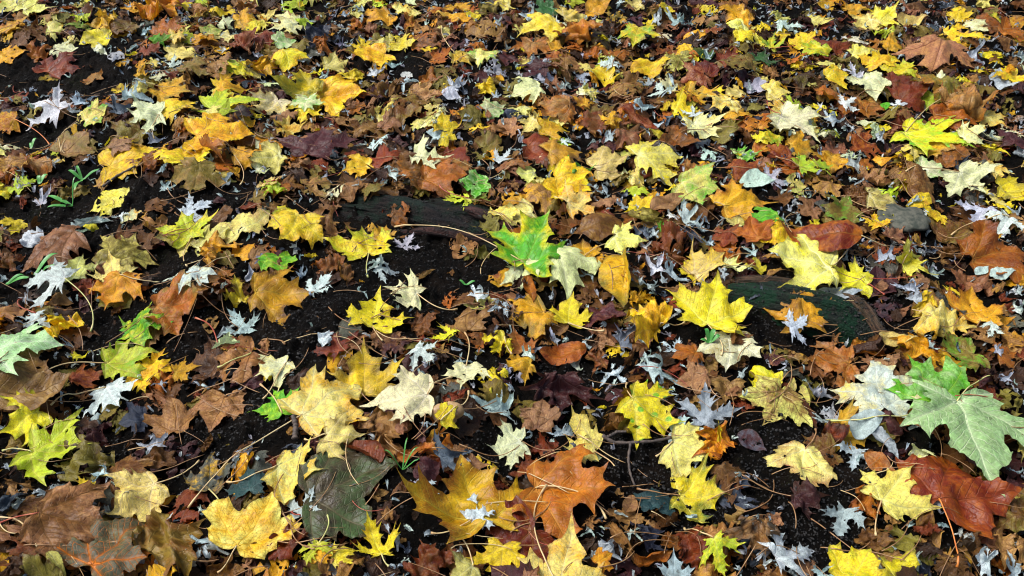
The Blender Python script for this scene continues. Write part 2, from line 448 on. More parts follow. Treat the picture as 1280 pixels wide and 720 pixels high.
# colours: tone, second tone, vein tone, blotch bias, edge tint, freckles, vein strength
PAL = {
 'Y': ((0.82,0.61,0.006),(0.66,0.34,0.005),(0.86,0.74,0.13),-0.2,0.25,0.5,0.65), 'YP': ((0.79,0.66,0.15),(0.68,0.46,0.055),(0.85,0.78,0.38),-0.12,0.25,0.5,0.65),
 'CR': ((0.73,0.75,0.38),(0.64,0.58,0.2),(0.82,0.83,0.6),-0.2,0.15,0.22,0.65), 'OY': ((0.74,0.37,0.006),(0.46,0.16,0.004),(0.8,0.52,0.06),-0.1,0.3,0.6,0.65),
 'OR': ((0.42,0.115,0.005),(0.15,0.035,0.003),(0.55,0.24,0.04),0.05,0.2,0.5,0.6), 'TN': ((0.38,0.195,0.052),(0.16,0.07,0.017),(0.17,0.075,0.02),0,0.3,0.5,0.6),
 'BR': ((0.145,0.054,0.009),(0.05,0.019,0.005),(0.25,0.12,0.035),0.05,0.15,0.5,0.55), 'DB': ((0.045,0.018,0.006),(0.018,0.009,0.004),(0.09,0.04,0.015),0,0,0.2,0.4),
 'RB': ((0.19,0.03,0.005),(0.06,0.011,0.004),(0.32,0.09,0.025),0.05,0.1,0.4,0.55), 'RR': ((0.15,0.014,0.004),(0.19,0.045,0.006),(0.3,0.1,0.02),-0.1,0.2,0.3,0.6),
 'PU': ((0.06,0.015,0.016),(0.025,0.009,0.008),(0.14,0.055,0.05),0,0.1,0.3,0.5), 'G': ((0.09,0.4,0.012),(0.05,0.24,0.012),(0.34,0.6,0.06),-0.2,0,0.12,0.6),
 'DG': ((.025,.10,.018),(.015,.055,.015),(.08,.18,.05),0,0,.1,.5), 'YG': ((0.5,0.62,0.018),(0.26,0.46,0.02),(0.78,0.76,0.16),-0.1,0,0.2,0.6),
 'PG': ((.40,.57,.24),(.45,.60,.26),(.82,.86,.58),-.1,.1,.06,1.0), 'GV': ((.075,.075,.050),(.13,.11,.04),(.60,.16,.01),.0,.1,.3,1.0), 'SW': ((.64,.76,.70),(.48,.60,.55),(.80,.86,.80),-.05,.1,.15,.6),
 'SB': ((0.49,0.58,0.6),(0.12,0.15,0.17),(0.66,0.73,0.74),-0.05,-0.3,0.15,0.5), 'SD': ((.10,.13,.17),(.05,.065,.09),(.24,.29,.34),0,.3,.1,.5),
 'LI': ((0.42,0.46,0.49),(0.22,0.25,0.27),(0.54,0.58,0.6),0,-0.1,0.15,0.55), 'NB': ((.030,.040,.060),(.018,.022,.035),(.07,.08,.11),0,0,.1,.4),
 'GR': ((.085,.085,.065),(.045,.042,.035),(.16,.15,.11),0,0,.3,.5), 'OL': ((0.2,0.15,0.018),(0.085,0.058,0.01),(0.3,0.24,0.06),0,0.1,0.5,0.55),
 'PK': ((0.38,0.18,0.075),(0.19,0.078,0.028),(0.17,0.065,0.03),0,0.2,0.4,0.6), 'DO': ((.060,.046,.020),(.050,.110,.026),(.17,.15,.07),.3,.1,.35,.6), 'SG': ((.58,.62,.27),(.50,.56,.20),(.78,.82,.52),-.15,.1,.15,.8), 'MG': ((.060,.085,.035),(.03,.05,.02),(.12,.15,.07),0,.1,.2,.5), 'TE': ((.018,.060,.058),(.010,.030,.032),(.05,.12,.11),0,0,.1,.6),
}
KIND = {'M': ('maple_leaf', 'maple leaf'), 'B': ('maple_leaf', 'maple leaf'), 'S': ('silver_maple_leaf', 'silver maple leaf'), 'O': ('oval_leaf', 'oval leaf')}
GROUP = {'maple_leaf': 'fallen broad maple leaves', 'silver_maple_leaf': 'fallen deep cut silver maple leaves', 'oval_leaf': 'fallen oval and rolled leaves'}

def palette(code, r):
    c2 = None; mode = None
    for ch in '/>+':
        if ch in code: a, b = code.split(ch); mode = ch; c2 = PAL[b][0]; break
    else: a = code
    c1, d2, cv, bias, edge, sp, va = PAL[a]
    g = math.exp(r.normal(0, .10)); tint = np.exp(r.normal(0, .05, 3))*g
    c1 = np.minimum(np.array(c1)*tint, .86); c2 = np.minimum(np.array(c2 if c2 is not None else d2)*tint, .86); cv = np.minimum(np.array(cv)*tint, .9)
    if mode is None and a in ('Y', 'YP', 'CR') and r.random() < .4: c2 = np.array((.40, .50, .02)) if a != 'CR' else np.array((.52, .60, .22)); bias += .12
    if mode is None and a in ('BR', 'TN', 'OL', 'OR') and r.random() < .3: c2 = np.array((.62, .34, .02)) if a in ('OR', 'TN') else np.array((.30, .15, .02))
    dots = 0.
    if mode == '/': bias = .22
    elif mode == '>': bias, edge = -.42, .85
    elif mode == '+': bias, edge, dots = -.6, 0, .9
    sp *= r.uniform(.5, 1.7)
    return c1, c2, cv, (bias, edge, dots), (r.random(), sp, va)

def attr(me, name, arr):
    a = me.attributes.new(name, 'FLOAT_VECTOR', 'POINT'); a.data.foreach_set('vector', np.ascontiguousarray(arr, np.float32).ravel())

class Leaf: pass
def make_leaf(x, y, D, head, shape, pal, curl, seed, sp, tilt, tips=None, keep=.75, lift=.8, flip=1, torn=0):
    """shape a leaf, rest it on whatever already lies there"""
    r = np.random.default_rng(seed)
    P, F, s, p, lob, rim, chains = flat_leaf(shape, seed % (26 if sp > .08 else 60), sp)
    if torn:
        tw = Waves(seed+5, [(.55, .6, 4), (.2, .25, 4)]); C_ = np.array([P[list(f)].mean(0) for f in F])
        bad = tw(C_[:, 0], C_[:, 1]) + 1.1*(np.hypot(C_[:, 0], C_[:, 1]-.4) - .55) > torn
        F2 = [f for f, b in zip(F, bad) if not b]
        if len(F2) > 30: F = F2
    Q = shape3d(shape, P, s, p, lob, curl, r)
    Q[:, 0] *= flip
    sc = D/SPAN[shape]
    Q[:, 1] -= MID[shape] if curl != 's' else .35
    Q *= sc
    a = head - PI/2
    ca, sa = math.cos(a), math.sin(a)
    X = Q[:, 0]*ca-Q[:, 1]*sa; Y = Q[:, 0]*sa+Q[:, 1]*ca; Z = Q[:, 2]
    tx, ty = tilt
    Yt = Y*math.cos(tx)-Z*math.sin(tx); Z = Y*math.sin(tx)+Z*math.cos(tx); Y = Yt
    Xt = X*math.cos(ty)+Z*math.sin(ty); Z = -X*math.sin(ty)+Z*math.cos(ty); X = Xt
    X = X + x; Y = Y + y
    hb = hsample(X, Y, 4); 
    Z = Z + keep*hb
    h1 = hsample(X, Y, 2)
    Z = Z + np.quantile(h1+.0015-Z, lift)
    h2 = hsample(X, Y, 1)
    dl = np.maximum(h2+.0016-Z, 0)
    if dl.max() > 0:
        E_ = np.array([(f[i], f[(i+1) % len(f)]) for f in F for i in range(len(f))]); E_ = np.r_[E_, E_[:, ::-1]]
        cnt = np.bincount(E_[:, 0], minlength=len(X))+1e-9
        for _ in range(6):
            av = np.bincount(E_[:, 0], weights=dl[E_[:, 1]], minlength=len(X))/cnt
            dl = np.maximum(dl, av)
    Z = Z + dl
    L = Leaf(); L.V = np.stack([X, Y, Z], -1); L.F = F; L.P = P; L.s = s; L.p = p; L.rim = rim; L.chains = chains; L.sc = sc; L.flip = flip
    L.col = palette(pal, r); L.r = r
    iy, ix = cells(X, Y)
    raise_h(X, Y, np.minimum(Z, np.maximum(h2, BASE[iy, ix]+.004)+.020))
    return L

def blade_mesh(name, leaves):
    """one mesh from one or many leaves, with the pigment carried as point attributes"""
    V = np.concatenate([l.V for l in leaves]); n = [len(l.V) for l in leaves]
    F = []; o = 0
    for l in leaves:
        fl = l.flip
        F += [tuple(i+o for i in (f if fl > 0 else f[::-1])) for f in l.F]; o += len(l.V)
    me = bpy.data.meshes.new(name); me.from_pydata(V.tolist(), [], F); me.shade_smooth()
    rep = lambda k: np.concatenate([np.tile(np.array(l.col[k], float), (m, 1)) for l, m in zip(leaves, n)])
    for i, nm in enumerate(('tone', 'second_tone', 'vein_tone', 'mix', 'wear')): attr(me, nm, rep(i))
    attr(me, 'leaf_uv', np.concatenate([np.c_[l.P, np.zeros(len(l.P))] for l in leaves]))
    attr(me, 'vein', np.concatenate([np.c_[np.abs(l.p), l.s, l.rim] for l in leaves]))
    me.materials.append(M_LEAF)
    return me

def tube(pts, rad, n=6):
    pts = np.array(pts); V, F = [], []
    m = len(pts)
    for i in range(m):
        t = pts[min(i+1, m-1)]-pts[max(i-1, 0)]; t = t/(np.linalg.norm(t)+1e-9)
        u = np.cross(t, (0, 0, 1)); u = u/(np.linalg.norm(u)+1e-9) if np.linalg.norm(u) > 1e-6 else np.array((1., 0, 0)); w = np.cross(u, t)
        for k in range(n):
            a = 2*PI*k/n; V.append(pts[i]+rad[i]*(math.cos(a)*u+math.sin(a)*w))
    for i in range(m-1):
        for k in range(n):
            F.append((i*n+k, i*n+(k+1) % n, (i+1)*n+(k+1) % n, (i+1)*n+k))
    F.append(tuple(range(n))[::-1]); F.append(tuple((m-1)*n+k for k in range(n)))
    return V, F

def stalk_geo(L, ex, ey, r, thick=.0011, bow=None):
    hub = L.V[L.chains[0][0]]
    e = np.array([ex, ey]); d = e-hub[:2]; ln = np.linalg.norm(d)
    nrm = np.array([-d[1], d[0]])
    b = r.choice((-1, 1))*r.uniform(.04, .17) if bow is None else bow
    t = np.linspace(0, 1, 18)[:, None]
    xy = hub[:2]+d*t+nrm*b*4*t*(1-t)*(.6+.8*t)
    h = hsample(xy[:, 0], xy[:, 1], 3)
    t = t[:, 0]
    z = hub[2]*(1-t)+h[-1]*t
    z = np.maximum(z + .045*ln*np.sin(PI*t)*r.uniform(.2, 1), h+.002)
    for _ in range(2): z[1:-1] = np.maximum((z[:-2]+z[1:-1]*2+z[2:])/4, h[1:-1]+.0015)
    z[0] = hub[2]
    rad = thick*(1.0-.15*np.sin(PI*t)); rad[-2:] *= 1.7; rad[0] *= 1.2
    return tube(np.c_[xy, z], rad)

# ---------------------------------------------------------------- where things lie, in metres
ROOTS = [('tree_root', 'thick dark mossy root arching out of the soil at right of centre', [('root_body', 'moss', [(0.398, 1.375, -0.045), (0.467, 1.343, -0.002), (0.551, 1.297, 0.013), (0.64, 1.271, 0.011), (0.693, 1.226, -0.01), (0.701, 1.13, -0.055)], [0.03, 0.052, 0.06, 0.056, 0.045, 0.03], 96, 5, {'flat': 0.8, 'amp': 0.17}), ('bark_ridge', 'ridge', [(0.661, 1.365, -0.004), (0.682, 1.306, 0.031), (0.694, 1.257, 0.037), (0.701, 1.213, 0.028), (0.741, 1.192, 0.01), (0.778, 1.18, -0.02)], [0.008, 0.013, 0.013, 0.012, 0.013, 0.008], 24, 8, {'flat': 0.9, 'amp': 0.2}), ('bark_ridge', 'ridge', [(0.44, 1.387, 0.012), (0.498, 1.365, 0.035), (0.56, 1.355, 0.037), (0.656, 1.359, 0.014)], [0.008, 0.012, 0.012, 0.008], 24, 9, {'flat': 0.8, 'amp': 0.2})]), ('tree_root', 'low dark root with red brown worn bark left of the vivid green leaf', [('root_body', 'dark', [(-0.482, 1.712, -0.06), (-0.395, 1.695, -0.018), (-0.278, 1.657, -0.012), (-0.172, 1.602, -0.014), (-0.053, 1.543, -0.02), (0.087, 1.481, -0.06)], [0.03, 0.046, 0.056, 0.056, 0.05, 0.03], 96, 15, {'flat': 0.62, 'amp': 0.24}), ('root_body', 'dark', [(-0.259, 1.657, -0.035), (-0.186, 1.67, -0.007), (-0.092, 1.638, -0.001), (0.0, 1.587, -0.007), (0.089, 1.543, -0.035)], [0.02, 0.034, 0.038, 0.034, 0.02], 72, 17, {'flat': 0.7, 'amp': 0.26}), ('worn_bark', 'red', [(-0.138, 1.643, 0.01), (-0.091, 1.62, 0.027), (-0.036, 1.583, 0.023), (0.018, 1.552, 0.002)], [0.008, 0.012, 0.012, 0.007], 24, 19, {'flat': 0.7, 'amp': 0.3}), ('worn_bark', 'red', [(-0.25, 1.567, 0.004), (-0.177, 1.551, 0.02), (-0.114, 1.532, 0.017), (-0.039, 1.534, 0.002)], [0.007, 0.011, 0.011, 0.006], 24, 23, {'flat': 0.7, 'amp': 0.3}), ('worn_bark', 'red', [(-0.434, 1.728, -0.004), (-0.375, 1.711, 0.021), (-0.318, 1.698, 0.021), (-0.298, 1.681, 0.006)], [0.006, 0.01, 0.01, 0.006], 24, 21, {'flat': 0.7, 'amp': 0.3})])]
STONES = [('stone', 0.881, 1.591, 0.058, 0.046, 0.014, 0.2, 31, 'stone', 'smooth grey olive stone half buried between yellow leaves', 'stone', 0.6), ('nut_shell', -0.111, 0.994, 0.022, 0.019, 0.017, 0.1, 33, 'nut', 'round tan nut shell on soil below the tiny yellow leaf', 'nut shell', 0.8)]
TWIGS = [('grey brown twig lying across bare soil below the green spotted leaf', [([(0.155, 0.974), (0.172, 0.963), (0.206, 0.96), (0.24, 0.962), (0.273, 0.969)], 0.0034), ([(0.203, 0.962), (0.196, 0.931), (0.197, 0.903), (0.202, 0.879)], 0.0026), ([(0.163, 0.972), (0.18, 0.983), (0.197, 0.981)], 0.003)]), ('dark thin twig on the ground at the upper left', [([(-0.967, 1.726), (-0.938, 1.753), (-0.897, 1.773)], 0.003)]), ('short thick brown twig stub below the dull yellow leaf', [([(-0.366, 0.953), (-0.368, 0.977), (-0.375, 0.995)], 0.0055)])]
SEEDLINGS = [('bright green seedling leaf standing at the left above the joined tan leaves', -1.244, 1.953, [(1.2217304763960306, 0.04, 0.007, 0.5), (1.9198621771937625, 0.03, 0.005, 0.3)]), ('tall narrow green seedling blades left of the clean yellow leaf', -1.037, 1.774, [(-1.3962634015954636, 0.09, 0.009, 0.25), (0.5235987755982988, 0.06, 0.009, 0.3), (2.0943951023931953, 0.05, 0.006, 0.5), (2.6179938779914944, 0.06, 0.008, 0.3)]), ('pair of green grass blades at the left above the pinkish brown leaf', -1.029, 1.681, [(2.792526803190927, 0.09, 0.01, 0.2), (-2.792526803190927, 0.07, 0.009, 0.2), (1.3962634015954636, 0.07, 0.003, 0.8)]), ('green blade cluster at the left edge beside the mint white cut leaf', -1.058, 1.394, [(0.08726646259971647, 0.07, 0.011, 0.25), (0.5235987755982988, 0.05, 0.008, 0.3)]), ('green blade behind the large mint white cut leaf', -0.994, 1.399, [(0.8726646259971648, 0.08, 0.01, 0.35), (0.3490658503988659, 0.06, 0.009, 0.2)]), ('small green seedling on soil between the root and the smooth tan leaf', -0.096, 1.384, [(0.3490658503988659, 0.028, 0.006, 0.3), (2.443460952792061, 0.024, 0.005, 0.3)]), ('green sprig with jagged blades beside the creamy green faded leaf', 0.371, 1.183, [(0.3490658503988659, 0.03, 0.009, 0.5), (1.9198621771937625, 0.028, 0.008, 0.8), (1.0471975511965976, 0.03, 0.008, 0.7), (2.9670597283903604, 0.022, 0.007, 0.4)]), ('thin grass seedling under the rust brown rolled pair', -0.177, 0.879, [(0.6981317007977318, 0.05, 0.0022, 0.7), (2.6179938779914944, 0.045, 0.0022, 0.8), (1.3962634015954636, 0.06, 0.0022, 0.6), (0.17453292519943295, 0.04, 0.002, 0.5)]), ('green seedling at the left below the joined tan leaves', -1.133, 1.754, [(1.0471975511965976, 0.04, 0.01, 0.4), (1.7453292519943295, 0.03, 0.008, 0.5)])]
BARE = [(-1.371, 2.349, 0.238, 0.147, 0), (-1.167, 2.231, 0.115, 0.084, 0), (-1.22, 2.022, 0.125, 0.065, 0), (-0.991, 1.659, 0.243, 0.072, 0), (-0.741, 1.659, 0.158, 0.079, 0), (-0.726, 1.447, 0.062, 0.079, 0), (-0.809, 1.28, 0.073, 0.069, 0), (-0.625, 1.235, 0.064, 0.071, 0), (-0.397, 1.274, 0.172, 0.09, 0), (-0.432, 1.169, 0.078, 0.058, 0), (-0.341, 1.447, 0.088, 0.073, 0), (-0.205, 1.447, 0.117, 0.067, 0), (-0.126, 1.408, 0.115, 0.071, 0), (0.224, 0.937, 0.096, 0.069, 0), (0.392, 0.964, 0.066, 0.083, 0), (0.488, 0.989, 0.054, 0.065, 0), (0.453, 0.871, 0.063, 0.054, 0), (0.556, 0.866, 0.082, 0.098, 0), (0.479, 0.772, 0.078, 0.065, 0), (-0.526, 1.003, 0.096, 0.049, 0), (-0.063, 0.79, 0.04, 0.03, 0), (-0.258, 2.376, 0.134, 0.103, 0), (0.487, 1.211, 0.056, 0.045, 0), (-0.217, 1.297, 0.11, 0.081, 0), (-0.427, 1.035, 0.065, 0.064, 0), (-1.029, 1.544, 0.061, 0.059, 0), (-0.852, 1.543, 0.081, 0.046, 0), (0.182, 0.921, 0.077, 0.076, 0), (-0.067, 1.407, 0.077, 0.065, 0), (0.0, 0.953, 0.094, 0.039, 0), (-0.715, 0.962, 0.063, 0.04, 0), (-0.159, 1.273, 0.072, 0.066, 0), (0.296, 0.833, 0.059, 0.052, 0), (0.089, 1.131, 0.068, 0.051, 0), (0.584, 1.292, 0.204, 0.107, 0), (-0.199, 1.599, 0.252, 0.11, 0)]
# x, y, width, heading, outline, pigment, layer, curl, stalk end, label, rank
LEAVES = [
 (-0.857, 1.0113, 0.0999, -141, 'M', 'Y', 4, 'c', None, 'bright yellow maple leaf at the left edge overlapping a lime green leaf', 72),
 (-0.7821, 0.9541, 0.1357, 7, 'M', 'YG', 3, 'c', (-0.873, 0.954, 'g'), 'large lime green maple leaf with yellow veins below the left-edge yellow leaf', 100),
 (-0.7271, 1.0776, 0.096, -55, 'M', 'SW', 4, 'c', (-0.824, 1.049, 'p'), 'pale mint white leaf whose stalk points left beside dark soil', 67),
 (-0.6034, 1.0303, 0.0824, 110, 'M', 'TN', 2, 'c', None, 'tan brown leaf right of the mint white leaf above dark soil', 58),
 (-0.524, 1.045, 0.097, -101, 'M', 'TN/PK', 3, 'c', (-0.48, 1.086, 'b'), 'star shaped tan leaf lying alone on black soil with clear veins', 68),
 (-0.6684, 1.0271, 0.0588, -151, 'M', 'NB', 1, 'c', None, None, 42),
 (-0.6987, 0.8506, 0.0642, -160, 'S', 'Y', 4, 'c', (-0.656, 0.867, 'b'), 'small ragged yellow leaf between the lime green leaf and brown leaves', 50),
 (-0.6096, 0.858, 0.101, -131, 'M', 'YP', 4, 'c', (-0.532, 0.937, 'p'), 'pale straw yellow leaf with stalk rising to the upper right', 78),
 (-0.681, 0.7883, 0.137, -11, 'M', 'BR/PK', 2, 'c', (-0.801, 0.791, 'r'), 'large pinkish brown leaf at lower left with red stalk', 110),
 (-0.6081, 0.756, 0.1425, 55, 'M', 'GV', 3, 'c', None, 'dark olive leaf with orange midrib at the bottom left', 117),
 (-0.519, 0.7634, 0.1352, 39, 'M', 'OL/BR', 2, 'x', None, 'crumpled olive brown leaf right of the orange ribbed dark leaf', 110),
 (-0.7216, 0.9337, 0.1078, 44, 'M', 'OL/DB', 1, 'x', None, 'shrivelled grey brown leaf right of the large lime green leaf', 80),
 (-0.6462, 0.9179, 0.0756, 100, 'M', 'BR', 2, 'c', None, 'dull brown leaf behind the pale straw yellow leaf', 57),
 (-0.504, 0.9013, 0.0816, 101, 'M', 'GR/OY', 2, 'c', (-0.464, 0.818, 'g'), 'grey leaf with one orange patch crossed by a long pale stalk', 62),
 (-0.4256, 0.8658, 0.0651, 103, 'M', 'TE', 1, 'c', None, 'dark blue green leaf under the long pale stalk', 50),
 (-0.3999, 0.7823, 0.1278, 75, 'M', 'OY/YP', 4, 'c', (-0.438, 0.71, 'p'), 'golden leaf with stalk pointing down near bottom left', 103),
 (-0.8494, 1.0714, 0.144, 15, 'O', 'TN/BR', 2, 'c', None, 'long tan brown leaf above the left-edge yellow leaf', 100),
 (-0.8105, 0.8293, 0.0468, 106, 'M', 'NB', 1, 'x', None, None, 37),
 (-0.5943, 0.938, 0.0494, 28, 'O', 'BR', 2, 'x', None, 'curled brown scrap above the stalk of the straw yellow leaf', 37),
 (-0.6156, 0.9743, 0.0641, 107, 'S', 'SB', 2, 's', None, 'pale curled leaf bent into a ring on black soil', 47),
 (-0.5271, 0.9725, 0.0366, 79, 'O', 'BR', 2, 'x', None, 'small brown curl above the grey leaf with orange patch', 27),
 (-0.7272, 0.9878, 0.0554, 60, 'M', 'PU', 1, 'x', None, None, 40),
 (-0.3947, 0.7427, 0.0486, -77, 'M', 'PK/PU', 2, 'x', None, None, 40),
 (-0.4282, 0.7105, 0.0597, 0, 'M', 'BR', 1, 'x', None, 'dark brown leaf at the bottom edge under the golden leaf stalk', 50),
 (-0.6801, 0.7214, 0.0359, -48, 'O', 'YP', 3, 'c', None, 'small cream scrap at the bottom edge beside the orange ribbed leaf', 30),
 (-0.7322, 0.7321, 0.0685, -153, 'M', 'BR/RB', 1, 'c', (-0.806, 0.803, 'p'), 'dark brown leaf in the bottom left corner', 57),
 (-0.7335, 0.7068, 0.0477, -154, 'M', 'DB', 1, 'x', (-0.679, 0.714, 'p'), 'blackish leaf in the bottom left corner under a pale stalk', 40),
 (-0.4739, 0.7632, 0.045, 113, 'S', 'SB', 2, 's', None, 'blue grey curled leaf left of the golden leaf', 37),
 (-0.4505, 0.7574, 0.0449, 25, 'S', 'SB', 2, 's', None, 'smaller blue grey leaf tucked against the golden leaf', 37),
 (-0.6788, 0.9005, 0.0529, -44, 'S', 'SB', 2, 's', None, 'grey curled sliver left of the straw yellow leaf', 40),
 (-0.3216, 1.0298, 0.1594, 35, 'M', 'YP/OY', 4, 'c', (-0.521, 0.836, 'p'), 'large cream leaf mottled with gold and a very long pale stalk', 113),
 (-0.1901, 1.0205, 0.1258, -173, 'M', 'CR', 5, 'c', (-0.107, 1.086, 'p'), 'pale cream leaf right of the gold mottled leaf with stalk to the right', 90),
 (-0.4116, 1.039, 0.0803, 123, 'M', 'G/YG', 2, 'c', (-0.455, 1.086, 'p'), 'green leaf tucked under the gold mottled leaf', 57),
 (-0.2844, 0.9426, 0.0853, 0, 'M', 'YP/OL', 4, 'd', (-0.349, 0.952, 'p'), 'small dull yellow leaf just below the gold mottled leaf', 63),
 (-0.1839, 0.9743, 0.0502, 88, 'O', 'PK', 4, 'x', None, 'pink tan folded leaf standing below the pale cream leaf', 37),
 (-0.2087, 0.9584, 0.1181, 26, 'M', 'TN/BR', 2, 'x', None, 'crumpled brown leaf under the dull yellow leaf', 87),
 (-0.2502, 0.9157, 0.0887, 146, 'O', 'RB', 3, 'r', None, 'rolled rust brown leaf, left wing of a raised pair', 67),
 (-0.1555, 0.9128, 0.0664, 25, 'O', 'OR/TN', 3, 'r', None, 'freckled orange brown rolled leaf, right wing of a raised pair', 50),
 (-0.1078, 0.9808, 0.0436, 38, 'M', 'Y', 3, 'c', (-0.076, 1.044, 'p'), 'tiny yellow leaf right of the rust brown rolled pair', 32),
 (-0.0231, 1.0418, 0.085, 99, 'S', 'SB', 3, 's', None, 'pale skeleton leaf twisted above black soil', 60),
 (-0.103, 0.9065, 0.0796, 37, 'S', 'SD', 2, 's', None, 'dark blue grey shrivelled leaf above the big amber leaf', 60),
 (-0.3523, 0.8851, 0.1024, -17, 'M', 'YP/OY', 4, 'c', (-0.464, 0.874, 'p'), 'straw and gold leaf with stalk crossing to the left', 78),
 (-0.2638, 0.8531, 0.1853, 25, 'M', 'DO', 1, 'f', None, 'very large dark decayed leaf with green patches', 143),
 (-0.3229, 0.8188, 0.0632, 62, 'S', 'SB', 3, 'c', (-0.346, 0.813, 'r'), 'slate blue deep cut leaf beside the large decayed leaf', 50),
 (-0.3415, 0.7482, 0.069, -55, 'M', 'RB/DB', 2, 'x', None, 'dark rust leaf right of the golden leaf near bottom left', 57),
 (-0.2912, 0.7192, 0.0577, -99, 'S', 'YG', 4, 'c', (-0.286, 0.796, 'g'), 'small lime leaf with cut lobes hanging from a green stalk', 48),
 (-0.2052, 0.7528, 0.0708, 109, 'S', 'Y', 5, 'u', (-0.182, 0.713, 'g'), 'small vivid yellow forked leaf standing near the bottom edge', 58),
 (-0.2512, 0.7213, 0.0479, 36, 'M', 'Y/YP', 3, 'c', None, 'pale yellow scrap between the lime and the vivid forked leaf', 40),
 (-0.0577, 0.8297, 0.1738, 101, 'M', 'OY/OR', 3, 'c', None, 'large amber maple leaf carrying a small white leaf', 137),
 (-0.0446, 0.8036, 0.0729, 35, 'S', 'SW', 5, 'c', (-0.124, 0.77, 'p'), 'small white deep cut leaf lying on the large amber leaf', 58),
 (-0.1312, 0.8361, 0.0361, -34, 'S', 'SW', 4, 'c', None, 'tiny white leaf left of the large amber leaf', 28),
 (-0.1289, 0.7266, 0.0762, 103, 'M', 'RB/BR', 2, 'x', None, 'dark rusty leaf at the bottom edge under the amber leaf', 63),
 (-0.0725, 0.707, 0.0593, -158, 'M', 'YP/OL', 4, 'c', (-0.087, 0.77, 'p'), 'dull straw leaf at the bottom edge with stalk pointing up', 50),
 (-0.0172, 0.7269, 0.0798, -107, 'M', 'Y', 5, 'c', None, 'lemon yellow leaf at the bottom edge below the red leaf', 67),
 (-0.0015, 0.7539, 0.1385, -157, 'M', 'RR', 2, 'c', None, 'dark blood red leaf under the rust orange leaf', 113),
 (-0.2461, 0.7027, 0.0831, 23, 'M', 'TN/BR', 2, 'x', None, 'brown crumpled leaf at the bottom edge below the lime leaf', 70),
 (-0.1354, 0.8707, 0.0412, 25, 'O', 'PU', 3, 'x', None, 'small purple brown oval leaf touching the amber leaf', 32),
 (-0.3217, 0.95, 0.0544, 0, 'M', 'PU/DB', 1, 'x', None, None, 40),
 (-0.1682, 0.8337, 0.0468, -155, 'O', 'BR', 2, 'x', None, 'small brown curl on the large decayed leaf', 37),
 (-0.3102, 0.6923, 0.0511, 36, 'O', 'PU/BR', 2, 'x', None, 'mauve brown scrap at the bottom edge left of the lime leaf', 43),
 (-0.2828, 0.7176, 0.0398, 90, 'M', 'OY', 3, 'c', None, None, 33),
 (-0.0072, 0.9649, 0.0863, -174, 'M', 'CR', 4, 'c', None, 'creamy white leaf above the amber and rust orange pair', 63),
 (0.092, 0.8504, 0.1754, -12, 'M', 'OR', 4, 'c', (0.146, 0.795, 'p'), 'large rust orange maple leaf with raised veins beside the amber leaf', 137),
 (0.0888, 1.0748, 0.1248, -92, 'M', 'PU', 3, 'x', None, 'crinkled maroon brown leaf above the pink tan leaf', 87),
 (0.0482, 1.0272, 0.0726, 81, 'M', 'PK', 4, 'c', None, 'pink tan pointed leaf below the maroon leaf', 52),
 (0.1158, 0.9523, 0.0857, 167, 'M', 'YP', 4, 'u', (0.173, 0.91, 'p'), 'pale yellow cupped leaf right of the pink tan leaf', 63),
 (0.2472, 1.0203, 0.1377, -33, 'M', 'Y+G', 4, 'c', (0.209, 1.093, 'p'), 'yellow leaf with round green spots above bare soil', 98),
 (0.2054, 1.0602, 0.0596, -155, 'M', 'OY/BR', 3, 'k', None, 'small folded gold leaf touching the green spotted leaf', 42),
 (0.3385, 1.0254, 0.1053, 80, 'S', 'LI', 4, 'c', None, 'lilac grey star shaped leaf behind the orange crumpled leaf', 75),
 (0.2987, 0.9845, 0.0666, 0, 'M', 'SW', 3, 'c', None, 'pale mint leaf left of the orange crumpled leaf', 48),
 (0.344, 0.9523, 0.097, -157, 'M', 'OR/OY', 4, 'x', None, 'bright orange crumpled leaf below the lilac grey star leaf', 72),
 (0.2996, 0.9509, 0.0926, -26, 'M', 'YP', 3, 'c', (0.244, 0.939, 'p'), 'speckled straw leaf under the orange crumpled leaf', 68),
 (0.3058, 0.86, 0.1118, -6, 'M', 'Y/DG', 4, 'c', (0.205, 0.872, 'b'), 'yellow leaf with dark green streak and curved brown stalk on bare soil', 87),
 (0.23, 0.8461, 0.0663, 91, 'M', 'TE', 3, 'c', None, 'small dark teal leaf left of the yellow streaked leaf', 52),
 (0.1858, 0.8316, 0.0361, -112, 'O', 'PK/TN', 3, 'u', None, 'small tan cupped leaf on bare soil left of the teal leaf', 28),
 (0.3512, 0.8589, 0.0517, -92, 'O', 'BR', 3, 'c', None, 'chestnut brown oval leaf right of the yellow streaked leaf', 40),
 (0.3056, 0.7278, 0.0619, -77, 'S', 'YG/Y', 5, 'c', (0.272, 0.799, 'p'), 'bright lime leaf with pale stalk near the bottom edge', 52),
 (0.3588, 0.8064, 0.0544, 56, 'O', 'TN/PK', 3, 'x', None, 'tan curl right of the yellow streaked leaf', 43),
 (0.37, 0.7476, 0.0972, -93, 'M', 'TN/GR', 3, 'x', None, 'long grey tan withered leaf drooping near the bottom edge', 80),
 (0.1698, 0.7525, 0.0731, -57, 'O', 'TN/BR', 3, 'r', None, 'tan rolled leaf below the tan cupped leaf', 60),
 (0.2727, 0.7487, 0.0689, -81, 'M', 'RB', 3, 'x', None, 'rust brown folded leaf left of the bright lime leaf', 57),
 (0.2138, 0.7385, 0.0645, 21, 'O', 'OR/BR', 3, 'r', None, 'brown curled leaf at the bottom edge below the teal leaf', 53),
 (0.2512, 0.7713, 0.0452, 22, 'O', 'BR/OR', 3, 'x', None, 'small chestnut curl below the teal leaf', 37),
 (0.2441, 0.7172, 0.0497, 82, 'M', 'SB/GR', 4, 'c', None, 'grey leaf with holes at the bottom edge left of the lime leaf', 42),
 (0.2123, 0.7753, 0.0495, 41, 'M', 'NB', 2, 'x', None, None, 40),
